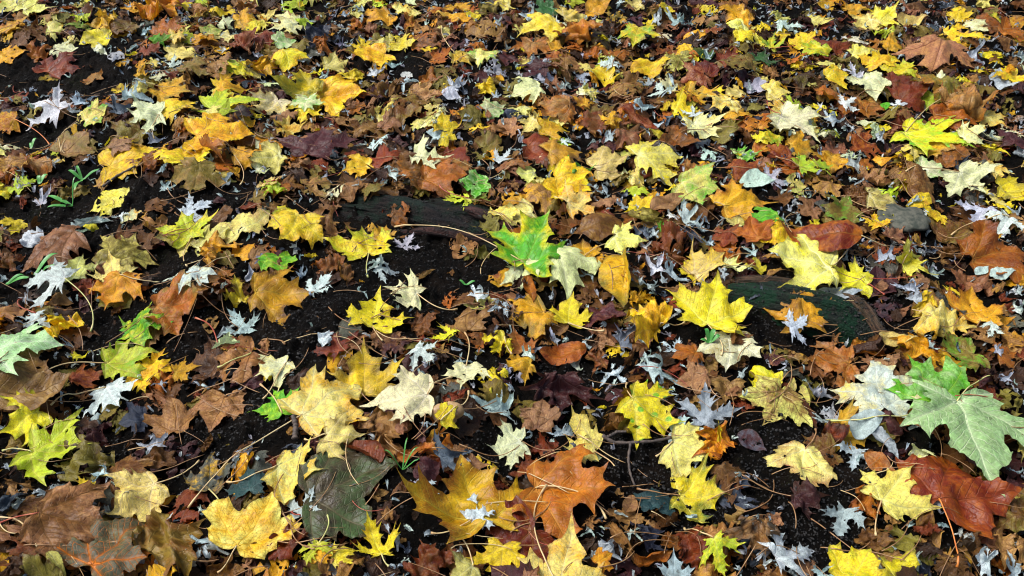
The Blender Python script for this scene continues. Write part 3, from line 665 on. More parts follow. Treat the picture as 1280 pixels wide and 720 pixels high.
 (0.1248, 0.792, 0.0375, 0, 'M', 'TN', 2, 'x', None, None, 30),
 (0.4084, 0.963, 0.0523, -41, 'O', 'PU/SD', 3, 'c', None, 'dull violet oval leaf right of the orange crumpled leaf', 38),
 (0.3865, 1.0743, 0.084, -114, 'M', 'TN', 3, 'c', None, 'scalloped tan leaf above the lilac grey star leaf', 58),
 (0.0677, 0.9568, 0.0771, 36, 'M', 'RB/DB', 2, 'x', None, 'dark red brown leaf behind the rust orange leaf', 57),
 (0.1416, 0.9391, 0.0247, 0, 'O', 'CR', 3, 'c', None, 'tiny cream scrap below the pale yellow cupped leaf', 18),
 (0.0981, 1.001, 0.0509, 87, 'S', 'SB', 3, 's', None, 'white grey curl between the pink tan and the cupped leaf', 37),
 (0.0765, 0.7023, 0.1376, 79, 'M', 'YP/OY', 5, 'c', (0.056, 0.864, 'p'), 'straw and gold leaf at the bottom centre with upright stalk', 117),
 (0.1354, 0.7176, 0.0358, 32, 'M', 'OY/OR', 3, 'c', None, None, 30),
 (0.145, 0.7336, 0.0524, 0, 'M', 'SB', 2, 's', None, None, 43),
 (0.019, 0.9209, 0.0668, 144, 'M', 'RB/PU', 2, 'x', None, 'deep red brown scrap above the rust orange leaf', 50),
 (0.3116, 0.7645, 0.0656, 21, 'M', 'TN/BR', 2, 'x', None, 'brown crumpled leaf above the bright lime leaf', 53),
 (0.7762, 0.9599, 0.2527, -87, 'M', 'PG', 6, 'f', (0.885, 1.106, 'g'), 'very large pale green maple leaf with white veins at the right edge', 187),
 (0.7355, 1.0686, 0.1574, 105, 'M', 'G/PG', 5, 'c', (0.549, 1.011, 'g'), 'bright green leaf half covered by the very large pale green leaf', 110),
 (0.6496, 1.0597, 0.1427, 87, 'M', 'SW/YP', 4, 'c', None, 'large mint and cream leaf left of the bright green leaf', 100),
 (0.4691, 1.0401, 0.1084, -113, 'M', 'TN/YP', 4, 'c', None, 'straw tan leaf with green flecked top on bare soil', 77),
 (0.4843, 0.9051, 0.1035, -108, 'M', 'YP/TN', 4, 'c', (0.524, 0.987, 'b'), 'flat cream tan leaf with short stalk lying on bare soil', 78),
 (0.5151, 0.9329, 0.0807, -158, 'M', 'BR/OL', 2, 'c', None, 'dull brown leaf behind the flat cream tan leaf', 60),
 (0.6077, 0.852, 0.109, 37, 'M', 'YP', 5, 'c', (0.559, 0.77, 'p'), 'pale yellow leaf with stalk pointing down left of the red brown leaf', 85),
 (0.7018, 0.8624, 0.1722, 65, 'M', 'RB/OR', 4, 'c', (0.657, 0.71, 'o'), 'large glossy red brown leaf with orange stalk at the lower right', 133),
 (0.5605, 0.8332, 0.0701, -159, 'M', 'OR/RB', 3, 'x', None, 'crumpled rust leaf left of the pale yellow stalked leaf', 55),
 (0.5754, 0.9269, 0.0602, -120, 'S', 'SB', 3, 'c', None, 'silver grey cut leaf in the gap above the crumpled rust leaf', 45),
 (0.5197, 0.805, 0.0648, -121, 'S', 'SB', 3, 'c', None, 'silver grey cut leaf on soil below the crumpled rust leaf', 52),
 (0.6089, 0.9873, 0.0712, 17, 'O', 'LI', 4, 'c', None, 'lilac white oval leaf below the mint and cream leaf', 52),
 (0.6301, 0.9502, 0.0632, -58, 'O', 'LI', 3, 'r', None, 'bluish folded leaf left of the very large pale green leaf', 47),
 (0.5866, 0.9785, 0.0963, 0, 'M', 'OY/OL', 2, 'c', None, 'dull gold leaf under the lilac white oval leaf', 70),
 (0.6893, 0.9249, 0.0601, -29, 'M', 'CR/YP', 4, 'r', None, 'small cream curl under the very large pale green leaf', 45),
 (0.6126, 0.9118, 0.0509, -43, 'O', 'OR/PK', 3, 'c', None, 'orange brown oval leaf above the pale yellow stalked leaf', 38),
 (0.6124, 1.064, 0.0645, -99, 'M', 'PK', 3, 'c', None, 'pinkish brown leaf left of the mint and cream leaf', 45),
 (0.4145, 0.7248, 0.0958, 21, 'S', 'SW/LI', 4, 'c', None, 'large whitish grey cut leaf at the bottom edge', 80),
 (0.4291, 0.7088, 0.0594, 29, 'M', 'PK', 3, 'c', None, 'rosy brown leaf over the whitish grey cut leaf', 50),
 (0.5124, 0.7122, 0.0832, 44, 'M', 'Y', 4, 'c', None, 'yellow leaf at the bottom edge left of its smaller twin', 70),
 (0.5748, 0.7064, 0.079, 56, 'M', 'Y/OL', 4, 'c', None, 'yellow leaf cut off by the bottom edge below the pale yellow leaf', 67),
 (0.7899, 0.8032, 0.0921, -160, 'M', 'BR/OL', 2, 'x', None, 'dark brown crumpled leaf at the right edge below the red brown leaf', 73),
 (0.7605, 0.7517, 0.065, -170, 'M', 'TN', 3, 'x', None, 'tan curled leaf at the right edge near the bottom corner', 53),
 (0.6992, 0.7656, 0.0614, 28, 'S', 'SW', 3, 's', None, 'white shrivelled leaf right of the orange stalk', 50),
 (0.7069, 0.7168, 0.0677, 10, 'S', 'SW', 3, 's', None, 'white shrivelled leaf at the bottom edge right of the orange stalk', 57),
 (0.7551, 0.7239, 0.048, 154, 'S', 'SB', 3, 's', None, 'blue grey shrivelled leaf in the bottom right corner', 40),
 (0.5996, 0.7222, 0.0439, 49, 'S', 'SW', 3, 's', None, 'small white curl above the cut off yellow leaf', 37),
 (0.5252, 1.0243, 0.0656, -79, 'O', 'DB/RB', 3, 'r', None, 'chocolate brown rolled leaf right of the straw tan leaf', 47),
 (0.7756, 0.8297, 0.0403, 54, 'O', 'OY', 3, 'c', None, 'narrow gold scrap at the tip of the red brown leaf', 32),
 (0.6809, 1.0193, 0.0749, 22, 'M', 'OR/BR', 2, 'c', None, 'brown leaf under the left lobe of the very large pale green leaf', 53),
 (0.5416, 0.9623, 0.0546, -140, 'O', 'DB/RB', 2, 'x', None, 'dark maroon curl left of the dull gold leaf', 40),
 (0.4665, 0.8433, 0.0642, 11, 'M', 'PU/DB', 2, 'x', None, 'purplish black scrap below the flat cream tan leaf', 50),
 (0.5993, 0.8023, 0.0376, 21, 'O', 'TN', 3, 'x', None, 'small tan bud shaped leaf below the pale yellow leaf', 30),
 (0.6417, 0.7892, 0.0415, -82, 'O', 'BR', 2, 'x', None, 'brown sliver right of the pale yellow leaf', 33),
 (0.5507, 1.0692, 0.0718, -81, 'S', 'LI', 3, 's', None, 'blue lilac strips of curled leaf right of the straw tan leaf', 50),
 (0.7087, 0.7517, 0.057, 11, 'M', 'BR', 2, 'x', None, 'brown leaf between the white shrivelled leaves at bottom right', 47),
 (-0.93, 1.6598, 0.1042, -161, 'M', 'Y/YP', 4, 'c', None, 'clean yellow leaf alone on dark soil in the left middle', 57),
 (-1.1226, 1.5829, 0.0685, -141, 'M', 'Y', 4, 'c', None, 'small yellow leaf at the left edge above the pinkish brown leaf', 38),
 (-0.9911, 1.4851, 0.1607, -143, 'M', 'BR/PK', 3, 'd', None, 'broad pinkish brown domed leaf near the left edge', 93),
 (-0.8335, 1.4831, 0.1319, 68, 'M', 'OL/YP', 3, 'c', None, 'olive tan leaf right of the broad pinkish brown leaf', 77),
 (-0.8067, 1.5267, 0.0876, 88, 'M', 'BR', 2, 'c', None, 'small brown leaf behind the olive tan leaf', 50),
 (-0.8523, 1.5338, 0.0732, 114, 'M', 'BR/DB', 2, 'c', None, None, 42),
 (-0.7223, 1.565, 0.1094, 111, 'M', 'YG/Y', 4, 'c', (-0.687, 1.435, 'p'), 'yellow green leaf with stalk pointing straight down', 62),
 (-0.6562, 1.5163, 0.093, 35, 'M', 'YP/OL', 3, 'c', None, 'straw leaf right of the yellow green leaf', 53),
 (-0.7373, 1.5325, 0.0877, -163, 'M', 'YP/OL', 3, 'c', None, 'straw leaf peeping left of the yellow green leaf', 50),
 (-0.5955, 1.5533, 0.1061, 109, 'M', 'YP/TN', 3, 'c', None, 'pale tan leaf above the orange tan leaf, left of the gold cluster', 60),
 (-0.6273, 1.4678, 0.0969, 34, 'M', 'OY/TN', 3, 'x', None, 'orange tan crumpled leaf right of the yellow green leaf', 57),
 (-0.6519, 1.3559, 0.1031, -110, 'M', 'SW/CR', 5, 'c', (-0.587, 1.449, 'p'), 'white maple leaf with stalk to the right over a brown leaf', 63),
 (-0.6047, 1.36, 0.109, -89, 'M', 'BR/OR', 3, 'c', None, 'warm brown leaf behind the white maple leaf', 67),
 (-0.8346, 1.4112, 0.0834, 114, 'M', 'YP', 4, 'c', None, 'cream leaf directly above the solid orange leaf', 50),
 (-0.8149, 1.3595, 0.106, -97, 'M', 'OY/OR', 5, 'c', (-0.735, 1.392, 'p'), 'solid orange maple leaf on black soil left of centre', 65),
 (-0.9577, 1.3686, 0.1337, 180, 'S', 'SW', 5, 'c', (-0.832, 1.255, 'g'), 'large mint white cut leaf with curved green stalk', 82),
 (-0.9136, 1.4201, 0.0838, 90, 'M', 'YP/OL', 3, 'c', None, 'dull yellow leaf behind the large mint white cut leaf', 50),
 (-0.9455, 1.2645, 0.0601, -94, 'S', 'SW', 4, 'c', (-1.006, 1.346, 'r'), 'little white leaf with red stalk above the pale green leaf', 38),
 (-0.8867, 1.2564, 0.0989, -146, 'M', 'OY/Y', 4, 'x', None, 'crinkled gold leaf right of the pale green left-edge leaf', 63),
 (-0.8629, 1.2408, 0.0855, -72, 'M', 'BR/DB', 3, 'c', None, 'dark brown three pointed leaf below the crinkled gold leaf', 55),
 (-0.9163, 1.1581, 0.1542, 16, 'M', 'PG', 5, 'c', None, 'large pale green leaf with white veins at the left edge', 103),
 (-0.7316, 1.2622, 0.1069, 70, 'M', 'G/Y', 5, 'c', None, 'vivid green leaf with yellow patches on black soil', 68),
 (-0.733, 1.1823, 0.1159, 31, 'M', 'YG/G', 4, 'c', (-0.861, 1.112, 'p'), 'yellow leaf with green blotches and long pale stalk to the left', 77),
 (-0.6717, 1.1419, 0.0991, 0, 'M', 'OY/Y', 3, 'c', None, 'deep gold leaf under the green blotched yellow leaf', 67),
 (-0.6125, 1.1426, 0.0569, 15, 'M', 'OY', 4, 'c', None, 'small orange gold leaf right of the deep gold leaf', 38),
 (-0.7977, 1.1349, 0.0642, 31, 'M', 'RB/OR', 3, 'c', None, 'brick red scrap left of the green blotched yellow leaf', 43),
 (-0.8892, 1.1161, 0.1177, 0, 'M', 'TN/BR', 2, 'c', None, 'tan leaf under the large pale green leaf at the left edge', 80),
 (-0.9918, 1.2793, 0.0686, 35, 'M', 'TN/PK', 2, 'c', None, None, 43),
 (-0.6674, 1.2985, 0.1222, 0, 'M', 'OR/OL', 3, 'c', None, 'tawny leaf tilted beneath the white maple leaf', 77),
 (-0.5455, 1.3246, 0.0698, 109, 'S', 'Y/BR', 3, 'x', None, 'thin yellow and brown ragged leaf left of the golden brown leaf', 43),
 (-0.5348, 1.2605, 0.0758, 129, 'S', 'SB', 3, 'c', None, 'blue grey cut leaf above the flat brown leaf', 48),
 (-0.5573, 1.2508, 0.0469, 46, 'O', 'LI', 2, 'x', None, 'lilac scrap left of the blue grey cut leaf', 30),
 (-0.5317, 1.1783, 0.0679, 15, 'M', 'CR', 4, 'k', (-0.624, 1.27, 'r'), 'narrow folded white leaf with red stalk above the flat brown leaf', 45),
 (-0.5186, 1.144, 0.1314, -150, 'M', 'TN/BR', 3, 'c', (-0.546, 1.136, 'g'), 'flat brown leaf with spread lobes below the folded white leaf', 88),
 (-0.579, 1.1574, 0.0849, 180, 'M', 'DB/BR', 2, 'c', None, 'dark brown leaf behind the flat brown leaf', 57),
 (-1.1086, 1.7075, 0.0562, 94, 'S', 'SW', 3, 's', None, 'white curl above the pinkish brown leaf near the left edge', 30),
 (-0.9474, 1.5938, 0.0838, 0, 'O', 'LI', 3, 'r', None, 'grey boat shaped leaf left of the olive tan leaf', 47),
 (-1.061, 1.5541, 0.059, 57, 'O', 'SW', 3, 'x', None, 'pale grey curl touching the pinkish brown leaf', 33),
 (-0.8543, 1.5973, 0.048, -44, 'M', 'CR/OY', 3, 'c', None, None, 27),
 (-0.717, 1.6346, 0.0973, 37, 'S', 'SB', 3, 'c', (-0.765, 1.621, 'b'), 'blue grey leaf lying flat above the yellow green leaf', 53),
 (-0.8781, 1.3723, 0.0659, 104, 'M', 'RB', 2, 'x', None, None, 40),
 (-0.8001, 1.6324, 0.073, 9, 'O', 'BR', 2, 'c', None, 'thin brown strip on black soil right of the clean yellow leaf', 40),
 (-0.5447, 1.3889, 0.0497, 109, 'O', 'LI', 3, 'r', None, 'grey white rolled leaf at the foot of the gold cluster', 30),
 (-0.8018, 1.3252, 0.0323, 33, 'O', 'BR', 2, 'x', None, 'brown crumb on soil right of the crinkled gold leaf', 20),
 (-1.0789, 1.4685, 0.0742, 94, 'M', 'BR/RB', 2, 'x', None, None, 43),
 (-0.5931, 1.2591, 0.0471, -90, 'O', 'TN', 2, 'c', None, 'tan oval under the blue grey cut leaf', 30),
 (-0.4955, 1.5902, 0.0716, 63, 'M', 'Y/YG', 4, 'c', None, 'lemon scrap on top of the gold cluster left of centre', 40),
 (-0.4752, 1.5388, 0.1229, -103, 'M', 'Y/OY', 4, 'c', None, 'bright yellow leaf of the gold cluster beside a brown leaf', 70),
 (-0.4199, 1.5662, 0.1244, 90, 'M', 'BR/TN', 3, 'c', None, 'warm brown leaf behind the bright yellow leaf of the gold cluster', 70),
 (-0.4892, 1.4304, 0.0757, -60, 'M', 'G/YG', 4, 'c', None, 'small green leaf above the golden brown leaf', 45),
 (-0.4616, 1.3243, 0.1502, 8, 'M', 'OY/BR', 4, 'c', None, 'large golden brown leaf with curled tip left of centre', 93),
 (-0.3942, 1.3627, 0.079, 53, 'S', 'SW', 4, 'c', None, 'white cut leaf right of the golden brown leaf', 48),
 (-0.4393, 1.4151, 0.053, 32, 'S', 'SB', 3, 's', None, 'grey blue curl above the golden brown leaf', 32),
 (-0.3159, 1.4951, 0.1207, 104, 'M', 'Y/YG', 5, 'c', (-0.294, 1.371, 'g'), 'yellow leaf with green tint and stalk hanging down beside the root', 70),
 (-0.2847, 1.5499, 0.0706, 90, 'M', 'OY/TN', 3, 'c', None, 'tan gold leaf behind the green tinted yellow leaf', 40),
 (-0.3854, 1.4277, 0.0729, 152, 'M', 'BR/OR', 3, 'x', None, "brown curled leaf left of the green tinted yellow leaf's stalk", 43),
 (-0.3432, 1.3865, 0.0606, -63, 'O', 'BR', 3, 'x', None, 'brown crumb of leaf right of the white cut leaf', 37),
 (-0.2289, 1.5085, 0.0665, 62, 'S', 'SB', 4, 'c', None, 'silver blue cut leaf lying on the bark of the root', 38),
 (-0.2822, 1.4115, 0.064, -148, 'S', 'SW', 4, 's', None, 'twisted white leaf right of the green tinted yellow leaf', 38),
 (-0.2636, 1.4026, 0.0583, 0, 'S', 'SB', 3, 'c', None, 'flat grey blue leaf under the twisted white leaf', 35),
 (-0.2185, 1.3485, 0.1028, 165, 'M', 'CR', 5, 'c', (-0.109, 1.302, 'p'), 'cream leaf with long stalk to the right above a yellow leaf', 63),
 (-0.2662, 1.2603, 0.1172, 86, 'M', 'Y', 5, 'c', (-0.243, 1.185, 'p'), 'clear yellow leaf with stalk pointing down on black soil', 75),
 (-0.0882, 1.2569, 0.0991, 99, 'M', 'TN/BR', 3, 'd', None, 'smooth tan domed leaf right of the clear yellow leaf', 63),
 (-0.0774, 1.2007, 0.0815, -152, 'M', 'BR/OR', 2, 'c', None, 'brown leaf under the smooth tan domed leaf', 53),
 (-0.1264, 1.209, 0.0637, -158, 'S', 'Y', 4, 'c', None, 'small yellow starry leaf on the tan domed leaf', 42),
 (-0.0268, 1.1841, 0.0655, -112, 'S', 'Y', 4, 'x', (0.0, 1.16, 'p'), 'curled yellow leaf right of the tan domed leaf', 43),
 (-0.025, 1.2871, 0.0686, -139, 'S', 'SW', 4, 'x', None, 'curled white leaf above the curled yellow leaf', 43),
 (-0.162, 1.1389, 0.0667, -37, 'S', 'SW', 4, 'c', None, 'small pure white snowflake like leaf on black soil', 45),
 (-0.2214, 1.1794, 0.0705, 89, 'M', 'PU/BR', 3, 'c', None, 'dull purple leaf left of the snowflake like white leaf', 47),
 (-0.3309, 1.1703, 0.0828, 119, 'S', 'RB/PU', 3, 'c', None, 'dark red star shaped leaf on black soil', 55),
 (-0.3457, 1.1735, 0.0376, 76, 'O', 'SW', 4, 'x', None, 'white scrap behind the dark red star leaf', 25),
 (-0.0823, 1.0932, 0.0796, -91, 'M', 'CR', 5, 'c', (-0.09, 1.207, 'p'), 'pale cream leaf with stalk pointing up near the centre', 55),
 (-0.4379, 1.1166, 0.0831, -151, 'M', 'CR/YP', 4, 'c', (-0.444, 1.054, 'p'), 'cream leaf left of the gold mottled leaf', 57),
 (-0.2684, 1.1053, 0.1266, 101, 'M', 'Y/OL', 3, 'c', None, 'olive yellow lobed leaf rising behind the gold mottled leaf', 87),
 (-0.0183, 1.4089, 0.0668, 90, 'M', 'OY/RB', 3, 'c', None, 'small orange leaf at the base of the vivid green leaf', 40),
 (-0.1248, 1.6547, 0.0857, -163, 'S', 'YG/Y', 4, 'c', (-0.169, 1.711, 'r'), 'small lime cut leaf at the right end of the bark', 47),
 (-0.0742, 1.6804, 0.0557, 33, 'M', 'OL/G', 3, 'c', None, None, 30),
 (-0.0636, 1.3493, 0.0706, 42, 'S', 'SW', 3, 's', None, 'white shrivelled leaf on soil left of the small orange leaf', 43),
 (-0.0212, 1.6071, 0.0661, 72, 'M', 'YP/OY', 4, 'c', None, 'straw gold leaf above the vivid green leaf', 37),
 (-0.0533, 1.5674, 0.0622, 180, 'M', 'OL', 3, 'c', None, None, 35),
 (-0.1802, 1.4055, 0.0556, 44, 'O', 'TN', 3, 'r', None, 'tan finger like curl above the long stalked cream leaf', 33),
 (-0.1686, 1.2597, 0.0785, 29, 'M', 'BR/DB', 2, 'x', None, 'dark brown leaf between the clear yellow and the small starry leaf', 50),
 (-0.2532, 1.6125, 0.0663, 33, 'M', 'BR/OR', 3, 'x', None, None, 37),
 (-0.0553, 1.6595, 0.0676, 97, 'M', 'BR', 2, 'x', None, None, 37),
 (-0.4713, 1.1885, 0.0507, -65, 'O', 'PK/TN', 2, 'x', (-0.429, 1.185, 'b'), 'rosy tan leaf right of the flat brown leaf', 33),
 (0.047, 1.4706, 0.1875, 62, 'M', 'G>Y', 6, 'c', (-0.262, 1.571, 'p'), 'vivid green leaf with yellow rim and very long stalk in the centre', 110),
 (0.1016, 1.4086, 0.15, -86, 'M', 'SG', 4, 'd', None, 'pale cream leaf with fine veins directly below the vivid green leaf', 90),
 (0.0072, 1.4055, 0.0667, -151, 'M', 'CR', 3, 'c', None, 'cream scrap left of the finely veined cream leaf', 40),
 (0.0366, 1.3546, 0.0625, -81, 'O', 'OR', 4, 'r', None, 'narrow orange roll left of the bright yellow pointed leaf', 38),
 (0.1145, 1.2952, 0.0846, 80, 'M', 'Y', 5, 'c', (0.179, 1.232, 'p'), 'bright yellow pointed leaf below the finely veined cream leaf', 53),
 (0.0347, 1.2849, 0.1056, -152, 'M', 'OY/OL', 3, 'c', None, 'mottled gold brown leaf left of the bright yellow pointed leaf', 67),
 (0.2286, 1.3797, 0.1455, -101, 'O', 'OY/OL', 4, 'k', None, 'tall golden folded leaf narrowing to a bulb in the centre', 88),
 (0.1512, 1.489, 0.0862, 87, 'M', 'OY/BR', 3, 'c', (0.219, 1.518, 'p'), 'ochre leaf right of the vivid green leaf', 50),
 (0.2154, 1.5528, 0.1238, 8, 'O', 'BR', 3, 'c', None, 'smooth brown oval leaf above the ochre leaf', 70),
 (0.1271, 1.5983, 0.096, 106, 'M', 'BR/RB', 3, 'c', None, 'chestnut lobed leaf above the ochre leaf', 53),
 (0.2475, 1.5171, 0.0869, -16, 'M', 'YP', 5, 'c', None, 'pale lemon leaf right of the ochre leaf', 50),
 (0.3139, 1.5621, 0.1122, -25, 'O', 'OL/YP', 4, 'r', None, 'olive tan rolled leaf with a green end', 63),
 (0.3608, 1.6457, 0.0854, 30, 'O', 'PK/BR', 4, 'c', None, 'rosy brown veined oval leaf above the olive tan rolled leaf', 47),
 (0.3398, 1.486, 0.1033, 163, 'M', 'BR/RB', 3, 'x', None, 'dark chestnut leaf below the olive tan rolled leaf', 60),
 (0.3353, 1.5326, 0.0362, 77, 'M', 'G', 5, 'c', None, None, 21),
 (0.4118, 1.4301, 0.0979, 38, 'M', 'YP/Y', 5, 'c', None, 'lemon yellow leaf left of the cream leaf, right of centre', 58),
 (0.3843, 1.4243, 0.0699, -93, 'M', 'Y', 4, 'c', None, 'plain yellow leaf below the lemon yellow leaf, right of centre', 42),
 (0.4537, 1.4228, 0.0726, 47, 'M', 'YP/CR', 4, 'c', None, 'pale cream yellow leaf above the root, left of the big lemon leaf', 43),
 (0.5075, 1.4146, 0.0446, 78, 'M', 'Y/OL', 3, 'c', None, None, 27),
 (0.3903, 1.2752, 0.157, 82, 'M', 'Y', 6, 'c', (0.386, 1.143, 'p'), 'large speckled yellow leaf with stalk hanging down beside the root', 100),
 (0.2606, 1.2675, 0.1125, 158, 'M', 'OY/Y', 4, 'x', (0.342, 1.27, 'p'), 'crumpled gold leaf left of the large speckled yellow leaf', 72),
 (0.0932, 1.1915, 0.0936, -173, 'O', 'OR/RB', 4, 'c', None, 'smooth rust red leaf above the maroon leaf', 62),
 (0.1555, 1.171, 0.0703, -109, 'M', 'TN/RB', 3, 'x', None, 'tan crinkled curl right of the smooth rust red leaf', 47),
 (0.4049, 1.1658, 0.1075, -104, 'M', 'CR/OL', 4, 'c', None, 'creamy green faded leaf below the large speckled yellow leaf', 72),
 (0.4167, 1.2026, 0.0711, 72, 'M', 'BR/PU', 5, 'k', None, 'folded dark brown leaf over the creamy green faded leaf', 47),
 (0.325, 1.1584, 0.0699, -167, 'M', 'OR/BR', 3, 'c', None, 'orange brown leaf left of the green sprig', 47),
 (0.3295, 1.0943, 0.0653, 180, 'M', 'PK', 4, 'c', None, 'rosy lobed leaf above the lilac star leaf, below the green sprig', 45),
 (0.0125, 1.1407, 0.0693, -153, 'M', 'OY/BR', 3, 'c', None, 'ochre brown leaf right of the pale cream stalked leaf', 47),
 (0.012, 1.2049, 0.0714, 97, 'M', 'OR/TN', 3, 'c', None, 'orange tan leaf left of the smooth rust red leaf', 47),
 (0.1519, 1.659, 0.1103, 31, 'M', 'YP/OY', 4, 'c', None, 'yellow gold leaf above the chestnut lobed leaf', 60),
 (0.0618, 1.6743, 0.0926, -148, 'M', 'TN/OY', 3, 'c', None, 'tan leaf left of the yellow gold leaf', 50),
 (0.015, 1.6034, 0.1022, -149, 'M', 'YP/OL', 3, 'c', None, "faded straw leaf above the vivid green leaf's tip", 57),
 (0.2988, 1.6461, 0.064, 30, 'M', 'Y', 4, 'c', None, None, 35),
 (0.5231, 1.6272, 0.1455, 16, 'M', 'OY/OR', 3, 'c', (0.457, 1.631, 'p'), 'large orange gold leaf above the green scrap, right of centre', 80),
 (0.52, 1.5063, 0.0751, 98, 'M', 'OR/RB', 4, 'c', None, 'small orange red leaf on the gold leaf left of the red brown folded leaf', 43),
 (0.5596, 1.5012, 0.1155, -152, 'M', 'OY/Y', 3, 'c', None, 'gold leaf under the small orange red leaf', 67),
 (0.5571, 1.5598, 0.0826, -164, 'M', 'G/DG', 4, 'c', None, 'dark green leaf at the left of the red brown folded leaf', 47),
 (0.5028, 1.5625, 0.0651, 79, 'M', 'YP/OL', 3, 'c', None, None, 37),
 (0.4651, 1.5148, 0.064, 28, 'M', 'RB/BR', 2, 'c', None, None, 37),
 (0.1832, 1.2796, 0.0791, -73, 'M', 'PU/BR', 2, 'c', None, 'plum brown leaf left of the crumpled gold leaf', 50),
 (0.3949, 1.5978, 0.0778, 29, 'S', 'SB', 4, 's', None, 'blue white ruffled leaf right of the rosy brown veined oval', 43),
 (0.4161, 1.576, 0.0595, -17, 'S', 'SB', 3, 's', None, 'second ruffled pale leaf left of the pale olive lobed leaf', 33),
 (0.2778, 1.3582, 0.0816, -83, 'S', 'SB', 4, 's', None, 'silver twisted leaf right of the tall golden folded leaf', 50),
 (0.3347, 1.4178, 0.0642, 76, 'S', 'SB', 3, 's', None, 'grey curl left of the plain yellow leaf', 38),
 (0.291, 1.5457, 0.0676, 71, 'S', 'SD', 3, 's', None, 'dark grey curl beside the pale lemon leaf', 38),
 (0.3024, 1.4284, 0.0729, 89, 'S', 'SB', 3, 's', None, 'white rimmed curl above the silver twisted leaf', 43),
 (0.3126, 1.1951, 0.0533, 61, 'S', 'SB', 3, 'c', None, 'light blue starry leaf above the orange brown leaf', 35),
 (0.0337, 1.1717, 0.0552, 67, 'S', 'SW', 4, 's', None, 'white bent leaf left of the smooth rust red leaf', 37),
 (0.1287, 1.1706, 0.0452, 38, 'S', 'SW', 3, 's', None, 'white flake right of the smooth rust red leaf', 30),
 (0.2677, 1.1314, 0.0986, 36, 'S', 'SB', 3, 's', None, 'pale shredded leaf left of the rosy lobed leaf', 67),
 (0.1903, 1.1283, 0.0689, -71, 'S', 'SB', 3, 's', None, 'blue grey strip leaf above the green spotted leaf', 47),
 (0.2211, 1.219, 0.0771, 26, 'S', 'SD', 2, 's', None, 'dark ring shaped curl below the crumpled gold leaf', 50),
 (0.142, 1.2159, 0.0461, -52, 'S', 'SB', 3, 's', None, 'grey blue flake under the stalk of the bright yellow pointed leaf', 30),
 (0.2372, 1.1798, 0.0757, 0, 'M', 'BR/PU', 2, 'x', None, 'brown wrinkled leaf below the crumpled gold leaf', 50),
 (0.2364, 1.3803, 0.0495, -102, 'M', 'OR/TN', 3, 'x', None, None, 30),
 (0.2652, 1.6078, 0.0723, 133, 'M', 'BR/OR', 2, 'c', None, None, 40),
 (0.6582, 1.4744, 0.1424, 172, 'O', 'RR/OR', 5, 'd', (0.79, 1.462, 'p'), 'glossy red brown rounded leaf with folded edge beside the stone', 83),
 (0.5983, 1.4023, 0.1715, 172, 'M', 'YP/Y', 5, 'c', (0.739, 1.513, 'p'), 'large lemon leaf lying across the top of the root', 103),
 (0.6991, 1.3784, 0.0986, 155, 'M', 'Y/OL', 5, 'c', (0.751, 1.33, 'r'), 'yellow leaf with red stalk right of the large lemon leaf', 60),
 (0.5628, 1.2686, 0.1385, 86, 'M', 'OY/BR', 5, 'c', (0.592, 1.218, 'b'), 'tan gold leaf with dark veins lying on the mossy root', 88),
 (0.5481, 1.2251, 0.064, 25, 'S', 'SB', 6, 'c', None, 'silver cut leaf on the mossy root below the tan gold leaf', 42),
 (0.8111, 1.5727, 0.0652, 85, 'S', 'OY/Y', 4, 'c', None, 'small yellow cut leaf left of the stone', 37),
 (0.9375, 1.6627, 0.0614, -165, 'O', 'Y/OY', 4, 'c', None, 'yellow oval leaf above the stone', 33),
 (0.9555, 1.607, 0.0631, -153, 'M', 'OY/Y', 4, 'c', None, None, 35),
 (0.8425, 1.6492, 0.0856, 0, 'M', 'YP/OL', 3, 'c', None, 'faded yellow leaf above left of the stone', 47),
 (0.7391, 1.6091, 0.0964, -152, 'M', 'OL/G', 3, 'c', None, 'dull moss green leaf above the glossy red brown leaf', 53),
 (0.6676, 1.6179, 0.0725, -152, 'M', 'PK/BR', 3, 'c', None, 'rosy brown leaf left of the dull moss green leaf', 40),
 (0.8296, 1.428, 0.1007, 39, 'M', 'Y/YP', 5, 'k', (0.848, 1.508, 'p'), 'narrow pointed pale yellow leaf below the stone', 60),
 (1.0255, 1.4581, 0.1531, 8, 'M', 'OR/RB', 4, 'c', None, 'large dark orange leaf at the right edge', 90),
 (0.9788, 1.566, 0.1125, 26, 'M', 'BR/OL', 3, 'c', None, 'brown leaf right of the stone with curved pale stalk', 63),
 (1.0551, 1.6085, 0.1022, -127, 'S', 'SB', 4, 'c', None, 'silver grey cut leaf above the dark orange leaf', 57),
 (1.0972, 1.5699, 0.0889, -123, 'S', 'SW', 4, 'c', (0.975, 1.551, 'p'), 'white cut leaf at the right edge above the dark orange leaf', 50),
 (0.8113, 1.2851, 0.0685, 164, 'M', 'Y/OL', 4, 'x', None, 'crinkled olive yellow leaf, upper one of a pair', 43),
 (0.8331, 1.2379, 0.0981, -88, 'M', 'YP/OY', 4, 'x', None, 'crumpled straw leaf left of the curled orange leaf', 63),
 (0.9161, 1.2903, 0.1108, 81, 'M', 'OY/OR', 5, 'u', (0.867, 1.218, 'b'), 'curled orange leaf with raised wing at the right', 70),
 (0.9577, 1.2719, 0.0577, 0, 'O', 'OY', 4, 'c', None, 'long gold tail of leaf right of the curled orange leaf', 37),
 (0.9656, 1.3907, 0.0939, 81, 'M', 'PK/BR', 3, 'x', None, 'mauve brown wrinkled leaf below the dark orange leaf', 57),
 (0.7616, 1.1625, 0.0897, 59, 'M', 'OY', 5, 'x', None, 'crumpled golden leaf above the bright green leaf', 60),
 (0.8445, 1.173, 0.0953, 173, 'M', 'OL/G', 4, 'c', None, 'dull green leaf right of the bright green leaf', 63),
